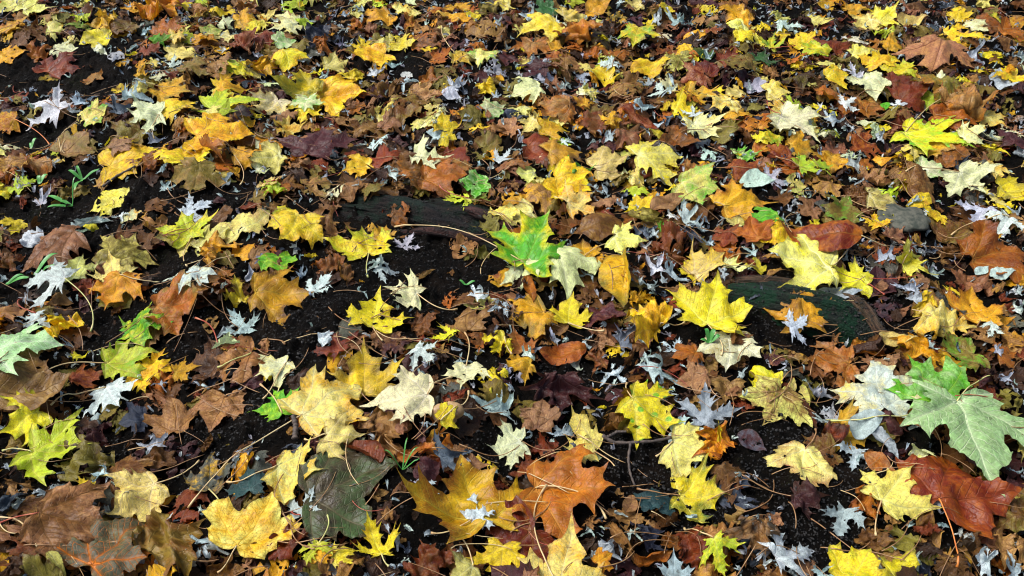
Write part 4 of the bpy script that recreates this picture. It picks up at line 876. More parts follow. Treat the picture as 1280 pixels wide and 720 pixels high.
 (0.8112, 1.1289, 0.064, 32, 'M', 'OY/OR', 3, 'c', None, 'orange scrap under the dull green leaf', 43),
 (0.5958, 1.1459, 0.114, -173, 'M', 'OR/PK', 4, 'c', None, 'salmon orange leaf left of the mint and cream leaf', 77),
 (0.4909, 1.1456, 0.0422, 84, 'O', 'PU/PK', 3, 'c', None, 'dusky pink oval leaf left of the salmon orange leaf', 28),
 (0.9212, 1.2237, 0.0436, -129, 'S', 'SW', 5, 'c', None, 'tiny mint white cut leaf near the right edge', 28),
 (0.9158, 1.1717, 0.0375, 50, 'S', 'SB', 5, 's', None, 'little grey curl at the right below the mint white cut leaf', 25),
 (0.91, 1.2315, 0.0619, 62, 'M', 'TN', 3, 'c', None, 'tan leaf under the curled orange leaf', 40),
 (0.9638, 1.2134, 0.0614, 13, 'M', 'TN/OY', 3, 'c', None, 'tan gold leaf at the right edge below the gold tail', 40),
 (0.9266, 1.1678, 0.0602, 23, 'M', 'OR/BR', 3, 'c', None, 'brownish orange leaf at the right edge beside the little grey curl', 40),
 (0.8073, 1.3485, 0.0651, 77, 'S', 'SB', 3, 's', None, 'pale shrivelled leaf in the dark gap below the pointed pale yellow leaf', 40),
 (0.8092, 1.3139, 0.0588, 41, 'S', 'LI', 3, 's', None, 'lilac shrivelled leaf above the crinkled olive yellow leaf', 37),
 (0.7865, 1.4323, 0.0618, 35, 'S', 'LI', 3, 's', None, 'grey lilac curl below the stone', 37),
 (0.8882, 1.4215, 0.0559, 65, 'S', 'SB', 3, 's', None, 'pale flake right of the pointed pale yellow leaf', 33),
 (0.6573, 1.3338, 0.0701, 0, 'O', 'LI', 3, 'c', None, 'bluish leaf on the root under the red stalked yellow leaf', 43),
 (0.7494, 1.3678, 0.0766, 86, 'M', 'PU', 3, 'c', None, 'dark plum leaf right of the red stalked yellow leaf', 47),
 (0.7528, 1.2989, 0.0692, 14, 'M', 'PU/NB', 2, 'c', None, None, 43),
 (1.0394, 1.3817, 0.066, -156, 'M', 'OY/OL', 3, 'c', None, 'ochre leaf at the right edge below the dark orange leaf', 40),
 (0.7211, 1.1885, 0.0557, -32, 'O', 'YP/OL', 3, 'c', None, 'straw coloured sliver below the blackish plum leaf', 37),
 (0.9843, 1.4136, 0.039, 33, 'O', 'SW', 4, 'c', None, 'small white flake below the dark orange leaf', 23),
 (1.0116, 1.394, 0.0497, 14, 'O', 'SW', 4, 'c', None, 'narrow white flake at the right below the dark orange leaf', 30),
 (0.8361, 1.5291, 0.0702, 36, 'M', 'PK/PU', 2, 'c', None, None, 40),
 (0.7385, 1.4724, 0.0457, 57, 'O', 'TN/GR', 3, 'c', None, 'grey tan oval leaf below the glossy red brown leaf', 27),
 (0.7905, 1.4415, 0.0621, 14, 'M', 'RB/OR', 2, 'c', None, None, 37),
 (0.8835, 1.119, 0.0738, 23, 'M', 'DB', 1, 'x', None, 'blackish leaf below the dull green leaf', 50),
 (0.9505, 1.4914, 0.0749, 54, 'M', 'BR/DB', 2, 'x', None, None, 43),
 (1.0119, 1.2991, 0.0585, 32, 'S', 'SW', 2, 's', None, 'white speckled curl at the right edge above the gold tail', 37),
 (-1.6277, 2.7514, 0.1036, -125, 'M', 'YP', 3, 'c', None, 'pale yellow leaf in the top left corner', 40),
 (-1.5301, 2.715, 0.1283, 54, 'M', 'YP/OL', 3, 'c', None, 'pale yellow leaf right of the top left corner leaf', 50),
 (-1.3706, 2.7811, 0.0696, -127, 'M', 'Y', 3, 'c', None, None, 27),
 (-1.5342, 2.5651, 0.1149, 26, 'M', 'OY/OR', 3, 'c', None, 'orange gold leaf at the left edge near the top', 47),
 (-1.4932, 2.4305, 0.079, 25, 'M', 'OY', 3, 'c', None, None, 33),
 (-1.2656, 2.5916, 0.1075, -154, 'M', 'OY/TN', 3, 'x', None, 'tan gold crumpled leaf above the yellow olive leaf', 43),
 (-1.254, 2.4941, 0.1126, -155, 'M', 'Y/OL', 3, 'c', None, 'yellow leaf with olive left half near the top left', 47),
 (-1.3308, 2.5756, 0.0824, 114, 'M', 'OL/G', 2, 'c', None, None, 33),
 (-1.2174, 2.5879, 0.1158, 68, 'M', 'BR/OL', 2, 'c', None, 'brown olive leaf right of the tan gold crumpled leaf', 47),
 (-1.3856, 2.5294, 0.061, 0, 'M', 'YP', 3, 'c', None, None, 25),
 (-1.3334, 2.4463, 0.0873, 0, 'M', 'CR', 3, 'f', None, None, 37),
 (-1.3102, 2.3499, 0.1312, 67, 'M', 'RB/PU', 3, 'c', None, 'wine brown glossy leaf on dark ground near the top left', 57),
 (-1.3998, 2.434, 0.0791, 50, 'M', 'OR/RB', 3, 'x', None, None, 33),
 (-1.2078, 2.4166, 0.0866, -58, 'M', 'CR/SW', 3, 'r', None, None, 37),
 (-1.1443, 2.3672, 0.062, -32, 'O', 'LI', 3, 'c', None, 'grey wing like leaf touching the pale curled leaf', 27),
 (-1.124, 2.7031, 0.1705, -35, 'M', 'OR/OY', 3, 'x', None, 'burnt orange leaf at the top edge left of the small yellow leaf', 67),
 (-1.0712, 2.7569, 0.0691, -45, 'M', 'Y', 4, 'c', None, None, 27),
 (-1.0521, 2.533, 0.1303, 25, 'M', 'OR/BR', 2, 'c', None, 'brown orange leaf below the burnt orange leaf', 53),
 (-1.0568, 2.3955, 0.0822, 64, 'M', 'RB', 2, 'c', None, None, 35),
 (-1.0506, 2.4694, 0.0759, 24, 'M', 'G/OL', 3, 'c', None, None, 32),
 (-0.9655, 2.3921, 0.1133, 24, 'M', 'YP', 3, 'c', None, 'cream yellow leaf right of the mid green leaf', 48),
 (-1.0054, 2.4928, 0.0724, 47, 'M', 'YP/OY', 3, 'c', None, None, 30),
 (-0.9553, 2.312, 0.0648, 23, 'S', 'SW', 4, 'c', None, 'white flake below the cream yellow leaf', 28),
 (-0.9284, 2.5657, 0.0656, 109, 'M', 'YP/G', 4, 'c', None, None, 27),
 (-0.8894, 2.5335, 0.1017, -134, 'M', 'YP/CR', 3, 'c', None, 'ivory leaf below the pale leaf with a green spot', 42),
 (-0.8926, 2.2684, 0.0979, 45, 'M', 'OL/TN', 3, 'c', None, 'olive tan leaf below the white flake', 43),
 (-0.8322, 2.2776, 0.1208, -62, 'M', 'TN/BR', 3, 'c', None, 'light brown leaf right of the olive tan leaf, near the top left', 53),
 (-0.8887, 2.1998, 0.0738, -84, 'O', 'TN', 2, 'x', None, 'tan scrap below the olive tan leaf near the top left', 33),
 (-0.8191, 2.4874, 0.0763, 99, 'M', 'RB/PK', 3, 'x', None, None, 32),
 (-0.8108, 2.5935, 0.062, -156, 'M', 'Y', 3, 'c', None, None, 25),
 (-0.8426, 2.657, 0.0927, 0, 'M', 'OY/OL', 2, 'c', None, None, 37),
 (-0.8492, 2.7422, 0.0862, 64, 'M', 'BR/PK', 2, 'x', None, None, 33),
 (-0.7626, 2.2851, 0.0756, 88, 'S', 'Y', 4, 'c', None, 'bright yellow ragged leaf above the golden tip', 33),
 (-0.7772, 2.1886, 0.1102, 22, 'M', 'OY/Y', 3, 'c', None, 'gold leaf above the yellow green wide leaf', 50),
 (-0.7568, 2.083, 0.1774, 10, 'M', 'YG/Y', 4, 'f', None, 'wide yellow green leaf at the upper left', 83),
 (-1.1855, 2.2673, 0.064, 114, 'M', 'TN/OR', 3, 'c', None, None, 28),
 (-1.046, 2.2736, 0.0453, 0, 'M', 'OY', 3, 'c', None, None, 20),
 (-1.2473, 2.0983, 0.1354, 156, 'S', 'SW', 5, 'c', None, 'bright white cut leaf on black soil at the upper left', 63),
 (-1.1687, 2.1391, 0.0868, 22, 'S', 'SB', 3, 's', None, 'blue grey leaf right of the bright white cut leaf', 40),
 (-1.083, 2.1974, 0.0479, 104, 'M', 'Y/BR', 3, 'c', None, None, 22),
 (-1.0, 2.0814, 0.0639, 106, 'O', 'BR/OR', 3, 'k', None, 'small upright brown leaf above the cream leaf', 30),
 (-0.9843, 2.0613, 0.1058, 0, 'S', 'SB', 3, 's', None, 'blue grey shrivelled leaf right of the small upright brown leaf', 50),
 (-1.0205, 2.0312, 0.0908, 93, 'S', 'SD', 3, 's', None, 'dark grey shrivelled leaf below the tiny ochre leaf', 43),
 (-0.9092, 2.1272, 0.1299, 0, 'M', 'OY/OL', 2, 'f', None, 'flat ochre leaf above the yellow folded leaf', 60),
 (-0.9335, 1.9723, 0.1265, -159, 'M', 'CR', 5, 'c', (-0.893, 1.904, 'p'), 'cream leaf left of the yellow folded leaf at the upper left', 62),
 (-0.8771, 2.0317, 0.1256, 139, 'M', 'Y/OY', 4, 'd', None, 'yellow folded leaf right of the cream leaf at the upper left', 60),
 (-1.0832, 2.022, 0.0801, 21, 'M', 'YP/G', 3, 'c', None, None, 38),
 (-0.9731, 1.9164, 0.1278, -138, 'M', 'OL/BR', 3, 'c', None, 'olive brown leaf below the cream leaf at the upper left', 63),
 (-0.7317, 1.887, 0.1795, 10, 'M', 'OY/Y', 4, 'f', None, 'big golden maple leaf spread wide at the upper left', 90),
 (-0.7246, 1.8105, 0.0808, -40, 'M', 'OR/PK', 5, 'k', None, 'peach orange folded leaf on the big golden leaf', 42),
 (-0.7846, 1.7902, 0.1159, 111, 'M', 'OY/Y', 3, 'f', None, 'gold leaf left of the peach orange folded leaf', 60),
 (-0.9396, 1.8259, 0.166, 20, 'M', 'OY/Y', 4, 'f', None, 'broad orange gold leaf with pointed tips at the upper left', 85),
 (-0.9654, 1.8722, 0.0793, 41, 'M', 'PK/TN', 5, 'c', None, 'peach leaf on the broad orange gold leaf', 40),
 (-0.7383, 1.7235, 0.1131, -86, 'M', 'OL/TN', 3, 'c', None, 'olive tan leaf below the gold leaf, under the peach folded leaf', 60),
 (-1.0986, 1.8978, 0.1169, 43, 'M', 'TN/OL', 3, 'f', (-1.144, 2.035, 'p'), 'tan brown leaf with stalk pointing up at the left', 58),
 (-1.3423, 2.048, 0.0773, -158, 'M', 'OR/OY', 3, 'c', (-1.204, 1.975, 'o'), 'amber brown leaf at the left edge with orange stalk', 37),
 (-1.2196, 1.8265, 0.1108, -137, 'M', 'TN', 3, 'c', (-1.194, 1.995, 'o'), 'tan leaf at the left edge, larger of a joined pair', 57),
 (-1.1583, 1.8022, 0.0808, -59, 'M', 'TN/OR', 3, 'k', None, 'folded tan leaf right of the larger tan leaf at the left edge', 42),
 (-0.6543, 1.8377, 0.0785, 19, 'M', 'OY/TN', 3, 'd', (-0.648, 1.744, 'p'), 'domed tan gold leaf right of the peach folded leaf', 40),
 (-0.7119, 2.0284, 0.0978, 21, 'M', 'PU/GR', 2, 'c', None, 'dim grey brown leaf above the domed tan gold leaf', 47),
 (-0.7748, 2.0314, 0.0593, 21, 'M', 'YP', 4, 'c', None, None, 28),
 (-0.7111, 1.8251, 0.0587, 55, 'M', 'BR/OR', 2, 'x', None, None, 30),
 (-0.7993, 1.6921, 0.0466, 88, 'S', 'SW', 3, 's', None, 'white star scrap below the gold leaf at the upper left', 25),
 (-0.9009, 1.9149, 0.0537, 102, 'S', 'SB', 4, 's', None, 'bluish curl right of the olive brown leaf', 27),
 (-0.677, 1.7412, 0.0506, 38, 'S', 'SB', 3, 's', None, 'silver loop below the big golden leaf', 27),
 (-0.7389, 2.0148, 0.0417, 58, 'O', 'YG', 4, 'c', None, 'small lime scrap on the wide yellow green leaf', 20),
 (-0.8492, 1.7749, 0.0705, 0, 'M', 'BR/OR', 2, 'x', None, None, 37),
 (-1.325, 2.3023, 0.0685, -132, 'M', 'OL/OY', 2, 'c', None, None, 30),
 (-0.4871, 2.7453, 0.0733, -156, 'M', 'YP', 3, 'c', None, None, 28),
 (-0.4184, 2.7841, 0.0785, 44, 'M', 'OY/TN', 2, 'c', None, None, 30),
 (-0.3218, 2.7789, 0.0696, 0, 'M', 'CR', 3, 'c', None, None, 27),
 (-0.1631, 2.7199, 0.1113, -53, 'M', 'OY/OR', 3, 'c', None, 'amber leaf at the top edge right of the ivory edge leaf', 43),
 (-0.0345, 2.7495, 0.0949, -157, 'M', 'YP/Y', 3, 'c', None, None, 37),
 (-0.7036, 2.6052, 0.1328, -156, 'M', 'CR/YP', 3, 'c', None, 'pale green cream leaf near the top, left of the dark grey leaf', 53),
 (-0.6511, 2.639, 0.0502, 96, 'M', 'YG', 4, 'c', None, None, 20),
 (-0.7843, 2.605, 0.0664, -134, 'M', 'Y/YP', 3, 'c', None, None, 27),
 (-0.7802, 2.6839, 0.0678, 47, 'M', 'YP', 3, 'c', None, None, 27),
 (-0.4129, 2.6293, 0.1086, -136, 'M', 'OY/BR', 3, 'c', None, 'burnished gold leaf below the cream top edge leaf', 43),
 (-0.3453, 2.7041, 0.081, 24, 'M', 'YP/OY', 3, 'c', None, None, 32),
 (-0.4523, 2.4831, 0.064, 102, 'M', 'Y', 5, 'c', None, None, 27),
 (-0.4111, 2.3837, 0.1401, -148, 'M', 'OY/Y', 4, 'c', None, 'long gold leaf below the small clear yellow leaf', 60),
 (-0.3313, 2.47, 0.0838, 66, 'M', 'Y/YP', 4, 'c', None, None, 35),
 (-0.3841, 2.4748, 0.08, 159, 'M', 'YP/OL', 3, 'c', None, None, 33),
 (-0.6333, 2.4778, 0.0962, 59, 'M', 'OL/BR', 2, 'c', None, None, 40),
 (-0.6877, 2.4928, 0.0724, 44, 'M', 'CR/G', 3, 'c', None, None, 30),
 (-0.5644, 2.4516, 0.0795, 43, 'M', 'OR/BR', 3, 'x', None, None, 33),
 (-0.5849, 2.5045, 0.121, 44, 'M', 'NB', 3, 'x', None, 'dark grey blue leaf right of the pale green cream leaf', 50),
 (-0.657, 2.3796, 0.1089, -75, 'M', 'Y/OY', 4, 'd', None, 'yellow slanting leaf above the green centred leaf', 47),
 (-0.6034, 2.2945, 0.0531, -66, 'M', 'Y', 3, 'c', None, None, 23),
 (-0.5162, 2.3704, 0.0854, 22, 'M', 'YP', 3, 'c', None, None, 37),
 (-0.5894, 2.1776, 0.1607, 180, 'M', 'Y/DG', 5, 'c', None, 'yellow leaf with a dark green centre at the upper left', 73),
 (-0.4804, 2.1852, 0.1686, 0, 'M', 'OY/Y', 4, 'c', None, 'rich yellow leaf right of the green centred leaf', 77),
 (-0.6585, 2.1278, 0.1152, -123, 'M', 'CR/YP', 4, 'c', None, 'cream leaf below left of the green centred leaf', 53),
 (-0.5576, 2.1271, 0.0863, -90, 'M', 'CR/G', 5, 'c', None, 'pale greenish leaf below the green centred leaf', 40),
 (-0.458, 2.2981, 0.0758, 82, 'S', 'Y', 5, 'c', None, 'ragged yellow leaf above the rich yellow leaf', 33),
 (-0.5454, 2.0916, 0.0998, -18, 'M', 'Y/OY', 3, 'c', None, 'yellow leaf under the pale greenish leaf', 47),
 (-0.6044, 2.0703, 0.0707, 106, 'M', 'PK/BR', 4, 'c', None, None, 33),
 (-0.5794, 2.0042, 0.09, 20, 'M', 'OY/YP', 3, 'c', None, 'straw gold leaf above the purple leaf', 43),
 (-0.496, 1.918, 0.1544, 88, 'M', 'PU', 5, 'c', None, 'large wine purple maple leaf at the upper left centre', 77),
 (-0.3173, 1.8503, 0.0953, 102, 'M', 'RB/RR', 3, 'c', None, 'dark red leaf right of the yellow leaf below the purple one', 48),
 (-0.3765, 1.8132, 0.0906, -153, 'M', 'Y/OY', 5, 'c', None, 'bright yellow leaf below the wine purple leaf', 47),
 (-0.5955, 1.8434, 0.0951, -161, 'M', 'YP/OL', 3, 'c', None, 'pale olive yellow leaf left of the wine purple leaf', 48),
 (-0.6295, 1.9324, 0.0677, -141, 'M', 'OL/BR', 2, 'c', None, None, 33),
 (-0.3383, 1.9199, 0.0639, 37, 'S', 'SW', 4, 'c', None, 'bluish white cut leaf right of the wine purple leaf', 32),
 (-0.3542, 1.9997, 0.1106, -160, 'M', 'TN/BR', 3, 'x', None, 'tan crumpled leaf above the bluish white cut leaf', 53),
 (-0.3109, 2.0047, 0.0761, 37, 'M', 'PK/TN', 4, 'c', None, 'peach brown leaf on the tan crumpled leaf', 37),
 (-0.2669, 2.0672, 0.1414, 20, 'M', 'BR/OL', 3, 'c', None, 'brown olive leaf right of the pale feathery leaf', 67),
 (-0.3447, 2.1996, 0.0922, -88, 'M', 'BR/TN', 3, 'x', None, 'tall brown curled leaf right of the rich yellow leaf', 42),
 (-0.2328, 2.1602, 0.1092, 0, 'M', 'PK/TN', 3, 'c', None, 'rosy tan leaf right of the tall brown curled leaf', 50),
 (-0.1768, 1.976, 0.0719, 88, 'M', 'Y/OY', 5, 'c', None, 'small clean golden yellow leaf on brown leaves in the upper middle', 35),
 (-0.2076, 1.8279, 0.1171, 19, 'M', 'CR', 5, 'c', None, 'creamy white leaf in the upper middle above brown leaves', 60),
 (-0.3351, 2.0656, 0.0882, 38, 'S', 'YP', 4, 'x', None, 'pale feathery curled leaf right of the rich yellow leaf', 42),
 (-0.0849, 1.9638, 0.0546, 75, 'S', 'Y', 4, 'c', None, 'thin yellow ragged leaf right of the clean golden yellow leaf', 27),
 (-0.0623, 2.1822, 0.0733, 86, 'M', 'Y', 3, 'x', None, None, 33),
 (-0.0494, 2.0591, 0.0776, 36, 'M', 'CR/G', 3, 'c', None, None, 37),
 (-0.0824, 2.4852, 0.1284, 87, 'M', 'TN/BR', 3, 'c', None, 'tan upright leaf below the pale yellow round leaf', 53),
 (-0.156, 2.5668, 0.0698, 83, 'M', 'OY', 3, 'c', None, None, 28),
 (-0.2075, 2.605, 0.0747, -138, 'M', 'OY/YP', 3, 'c', None, None, 30),
 (-0.2817, 2.5733, 0.0782, 99, 'O', 'TN', 3, 'd', None, 'tan oval leaf left of the ochre leaf', 32),
 (-0.0753, 2.334, 0.0997, 31, 'M', 'YP/G', 4, 'c', None, 'straw green leaf below the tan upright leaf', 43),
 (-0.1472, 2.3434, 0.077, -37, 'M', 'OY/YP', 3, 'c', (-0.212, 2.527, 'p'), 'gold and white leaf left of the straw green leaf', 33),
 (-0.245, 2.4032, 0.0509, 94, 'S', 'Y', 4, 'c', None, 'tiny yellow spiky leaf below the tan oval leaf', 22),
 (-0.2093, 2.3653, 0.0814, 21, 'M', 'OR/RB', 3, 'c', None, None, 35),
 (-0.2655, 2.4644, 0.1198, 41, 'M', 'BR/OR', 2, 'c', None, 'brown leaf under the tiny yellow spiky leaf', 50),
 (-0.0154, 2.3317, 0.0922, -99, 'M', 'PU/RB', 2, 'c', None, None, 40),
 (-0.3002, 2.2954, 0.0417, -36, 'O', 'SW', 4, 'c', None, 'tiny white flake on dark soil in the upper middle', 18),
 (-0.3922, 2.3206, 0.0765, 55, 'S', 'SB', 3, 's', None, 'grey curl below the long gold leaf', 33),
 (-0.3507, 2.3487, 0.0617, 91, 'S', 'SB', 3, 's', None, 'grey flake right of the grey curl, below the lemon leaf', 27),
 (-0.2859, 2.2186, 0.0816, 0, 'S', 'SB', 3, 's', None, 'silver curl under the tiny white flake', 37),
 (-0.1573, 2.1904, 0.0809, 77, 'S', 'SB', 3, 's', None, 'silver curl right of the rosy tan leaf', 37),
 (-0.1618, 2.1454, 0.058, -19, 'O', 'SW', 3, 'c', None, 'white blue oval above the clean golden yellow leaf', 27),
 (-0.5292, 2.2851, 0.053, 57, 'S', 'SB', 3, 's', None, 'blue grey flake left of the ragged yellow leaf', 23),
 (-0.6172, 2.3952, 0.0547, 85, 'S', 'SB', 3, 's', None, 'small blue flake right of the yellow slanting leaf', 23),
 (-0.1399, 1.8567, 0.0791, 48, 'M', 'RB/RR', 3, 'c', None, 'maroon brown leaf right of the creamy white leaf, upper middle', 40),
 (-0.2376, 1.7569, 0.0954, -145, 'M', 'BR/OR', 3, 'c', None, 'brown leaf below the creamy white leaf, upper middle', 50),
 (-0.1637, 1.748, 0.1205, 0, 'M', 'OR/BR', 3, 'c', None, 'tawny brown leaf left of the small sage green leaf', 63),
 (-0.0865, 1.7283, 0.0817, -163, 'M', 'G/CR', 4, 'c', None, 'small sage green leaf above the bark end', 43),
 (-0.0161, 1.7955, 0.0516, 85, 'M', 'PK/OR', 3, 'c', None, None, 27),
 (-0.1226, 1.7978, 0.071, 34, 'M', 'TN/OR', 3, 'c', None, None, 37),
 (-0.4575, 1.7278, 0.1007, 18, 'M', 'TN/OL', 3, 'd', None, "tan leaf below the wine purple leaf's stem", 53),
 (-0.5661, 1.7223, 0.0691, 37, 'M', 'YP/PK', 3, 'c', (-0.552, 1.711, 'r'), 'pale pink cream leaf with red stalk at the upper left', 37),
 (-0.0211, 1.8395, 0.0556, 47, 'S', 'SW', 4, 'c', None, 'white cut leaf left of the peach scrap', 28),
 (-0.1616, 1.9195, 0.0539, -18, 'M', 'Y/OL', 3, 'c', None, None, 27),
 (-0.0537, 1.907, 0.0805, 35, 'M', 'OL/BR', 2, 'c', None, None, 40),
 (-0.229, 2.1014, 0.093, -142, 'M', 'OL/BR', 2, 'c', None, None, 43),
 (-0.1847, 1.9481, 0.0884, 19, 'S', 'SB', 3, 's', None, 'grey blue curl under the clean golden yellow leaf', 43),
 (-0.2713, 1.7443, 0.0633, 35, 'S', 'SW', 3, 's', None, 'white curl below the dark red leaf', 33),
 (-0.7594, 2.5049, 0.0969, -135, 'M', 'RB/PU', 2, 'c', None, None, 40),
 (-0.7257, 2.3482, 0.1004, 102, 'M', 'OY/BR', 2, 'x', None, None, 43),
 (0.1839, 2.7195, 0.0813, 52, 'M', 'YP/Y', 4, 'c', None, None, 32),
 (0.0862, 2.5437, 0.159, -158, 'M', 'Y/YP', 4, 'd', None, 'light yellow broad leaf with folded edge near the top centre', 65),
 (0.2033, 2.5074, 0.1292, -102, 'M', 'OR/BR', 3, 'x', None, 'copper crumpled leaf right of the light yellow broad leaf', 53),
 (0.2833, 2.7667, 0.1127, 39, 'O', 'OY/TN', 3, 'c', None, 'tan gold oval leaf at the top edge', 43),
 (0.3258, 2.6729, 0.0931, -158, 'M', 'OL/OY', 2, 'c', None, None, 37),
 (0.3938, 2.76, 0.0779, -158, 'M', 'YP/OL', 3, 'c', None, None, 30),
 (0.1029, 2.7246, 0.1029, -157, 'M', 'DG', 3, 'c', None, None, 40),
 (0.058, 2.4287, 0.1262, -100, 'M', 'TN/OR', 4, 'c', None, 'light tan leaf below the light yellow broad leaf', 53),
 (0.1275, 2.4605, 0.0797, 0, 'M', 'OY/TN', 3, 'c', None, None, 33),
 (0.0617, 2.2521, 0.1049, -142, 'M', 'PU', 3, 'c', None, 'deep aubergine leaf below the light tan leaf', 47),
 (0.1515, 2.3027, 0.1026, -93, 'M', 'TN/BR', 4, 'c', None, 'tan star leaf drooping right of the aubergine leaf', 45),
 (0.0411, 2.1512, 0.1087, -160, 'M', 'CR', 5, 'c', None, 'cream pointed leaf below the aubergine leaf', 50),
 (0.3843, 2.5373, 0.126, -107, 'M', 'Y/G', 5, 'c', None, 'yellow star leaf with green heart near the top centre', 52),
 (0.3023, 2.4221, 0.0866, 85, 'M', 'OR', 4, 'c', None, 'small bright orange leaf behind a white leaf', 37),
 (0.2854, 2.3391, 0.0729, 90, 'S', 'SW', 5, 'c', (0.359, 2.455, 'b'), 'white cut leaf on the small bright orange leaf', 32),
 (0.2619, 2.2881, 0.0946, -170, 'M', 'Y', 4, 'c', None, 'yellow narrow leaf below the white cut leaf on orange', 42),
 (0.3883, 2.3508, 0.1195, -144, 'M', 'Y/OY', 4, 'c', None, 'yellow leaf right of the white leaf on orange', 52),
 (0.4773, 2.3431, 0.1155, 20, 'M', 'OL/YP', 3, 'c', None, 'olive straw leaf right of the yellow leaf, upper centre', 50),
 (0.5136, 2.4345, 0.0751, -160, 'M', 'Y', 4, 'c', None, None, 32),
 (0.4055, 2.1713, 0.0839, 106, 'S', 'SW', 5, 'c', None, 'bright white fringed leaf in the upper centre', 38),
 (0.3037, 2.1759, 0.0951, 80, 'M', 'TN/OL', 3, 'd', None, 'domed tan leaf left of the bright white fringed leaf', 43),
 (0.1172, 2.0558, 0.1057, -145, 'M', 'TN/OR', 3, 'c', None, 'copper tan leaf right of the cream pointed leaf', 50),
 (0.1928, 2.1015, 0.0571, 86, 'M', 'OY/OR', 4, 'c', None, None, 27),
 (0.2585, 2.0112, 0.0623, 88, 'S', 'OY', 5, 'c', None, 'little orange yellow starry leaf in the upper centre', 30),
 (0.1035, 1.9557, 0.0953, 19, 'M', 'OY/Y', 4, 'c', None, 'orange yellow leaf above the muted gold leaf', 47),
 (0.0477, 1.9579, 0.0681, -114, 'M', 'YP', 4, 'c', None, None, 33),
 (0.0175, 2.0315, 0.0699, -145, 'M', 'YP/OL', 3, 'c', None, None, 33),
 (0.5088, 2.2503, 0.1159, -161, 'M', 'RB/PK', 4, 'c', None, 'brick red leaf with pale rim in the upper centre', 52),
 (0.5595, 2.3042, 0.0761, 76, 'M', 'RR/PU', 3, 'c', None, None, 33),
 (0.6414, 2.2876, 0.1248, -105, 'M', 'OL/BR', 4, 'c', None, 'dark olive star leaf at the upper right', 55),
 (0.5561, 2.0767, 0.1203, -147, 'M', 'YP/OY', 5, 'c', None, 'pale speckled yellow leaf with a stalk to the right', 57),
 (0.5913, 2.0179, 0.0765, -55, 'M', 'OY/OL', 3, 'c', None, None, 37),
 (0.4542, 2.0564, 0.0844, 0, 'M', 'Y', 4, 'c', None, 'yellow leaf right of the bright white fringed leaf', 40),
 (0.504, 2.1639, 0.1021, 19, 'M', 'OY/OL', 3, 'c', None, 'ochre leaf above the pale speckled yellow leaf', 47),
 (0.4914, 1.9805, 0.1098, -54, 'M', 'CR/YP', 4, 'c', None, 'cream split leaf below the pale speckled yellow leaf', 53),
 (0.4756, 2.0475, 0.0561, 86, 'S', 'SW', 5, 'c', None, 'white flame shaped leaf on the cream split leaf', 27),
 (0.3267, 2.0186, 0.1147, -46, 'O', 'RB/PK', 4, 'r', None, 'brown red rolled leaf right of the little starry leaf', 55),
 (0.2909, 1.906, 0.087, -51, 'M', 'PK/RB', 4, 'c', None, 'dusty rose brown leaf below the brown red rolled leaf', 43),
 (0.421, 1.9159, 0.1143, -38, 'M', 'BR/OR', 3, 'c', None, 'brown leaf below the cream split leaf', 57),
 (0.5625, 2.3682, 0.0776, 0, 'O', 'DG/OL', 3, 'c', None, 'dark green oval leaf left of the dark olive star leaf', 33),
 (0.7248, 2.3653, 0.0853, 64, 'M', 'DG/GR', 3, 'c', None, None, 37),
 (0.6856, 2.2205, 0.0741, 74, 'M', 'LI', 4, 'c', None, None, 33),
 (0.6536, 1.9844, 0.055, -112, 'M', 'OR', 3, 'c', None, None, 27),
 (0.1406, 1.7189, 0.1378, -34, 'M', 'OY/Y', 4, 'c', None, 'muted gold leaf in the upper centre below the mossy scrap', 73),
 (0.1244, 1.8305, 0.124, 18, 'M', 'OY/TN', 3, 'd', None, 'tan gold leaf above the muted gold leaf', 63),
 (0.1498, 1.77, 0.0702, 32, 'M', 'G/GR', 4, 'x', None, 'mossy green scrap on the muted gold leaf', 37),
 (0.2347, 1.8114, 0.1101, 17, 'M', 'YP/OL', 4, 'c', None, 'olive yellow leaf right of the mossy scrap', 57),
 (0.3489, 1.8151, 0.149, 9, 'M', 'YP/Y', 5, 'd', None, 'pale yellow wide leaf with parallel veins in the upper centre', 77),
 (0.4328, 1.6949, 0.1242, -18, 'M', 'YP/G', 4, 'c', None, 'yellow green leaf below the pale yellow wide leaf', 67),
 (0.491, 1.8548, 0.0525, -53, 'S', 'SW', 5, 'c', None, 'tiny white cut leaf right of the pale yellow wide leaf', 27),
 (0.5774, 1.8542, 0.0756, 0, 'M', 'G/CR', 4, 'c', None, 'pale green leaf left of the lemon scrap, upper right', 38),
 (0.6266, 1.9004, 0.0601, 62, 'M', 'Y', 4, 'c', None, None, 30),
 (0.4338, 1.7862, 0.0643, 31, 'M', 'OR/PK', 3, 'c', None, None, 33),
 (0.5501, 1.7638, 0.0829, 30, 'M', 'RB/OR', 3, 'c', None, 'red brown leaf below the pale green leaf, upper right', 43),
 (0.5702, 1.7215, 0.069, 0, 'O', 'SW', 4, 'c', None, 'white strip of leaf above the large orange gold leaf', 37),
 (0.0129, 1.7955, 0.058, 84, 'M', 'PK/OR', 3, 'c', None, None, 30),
 (0.6907, 2.7747, 0.0782, 22, 'M', 'OY/Y', 3, 'c', None, None, 30),
 (0.6961, 2.6077, 0.108, -144, 'M', 'OY/BR', 3, 'c', None, 'golden brown leaf below the golden top edge leaf', 43),
 (0.6828, 2.5338, 0.0813, -144, 'M', 'YP/Y', 4, 'c', None, None, 33),
 (0.6938, 2.4664, 0.0718, -44, 'M', 'Y', 4, 'c', None, None, 30),
 (0.7422, 2.488, 0.0642, 93, 'M', 'Y/YP', 4, 'c', None, None, 27),
 (0.6014, 2.5056, 0.0565, 76, 'M', 'RB/PK', 3, 'c', None, None, 23),
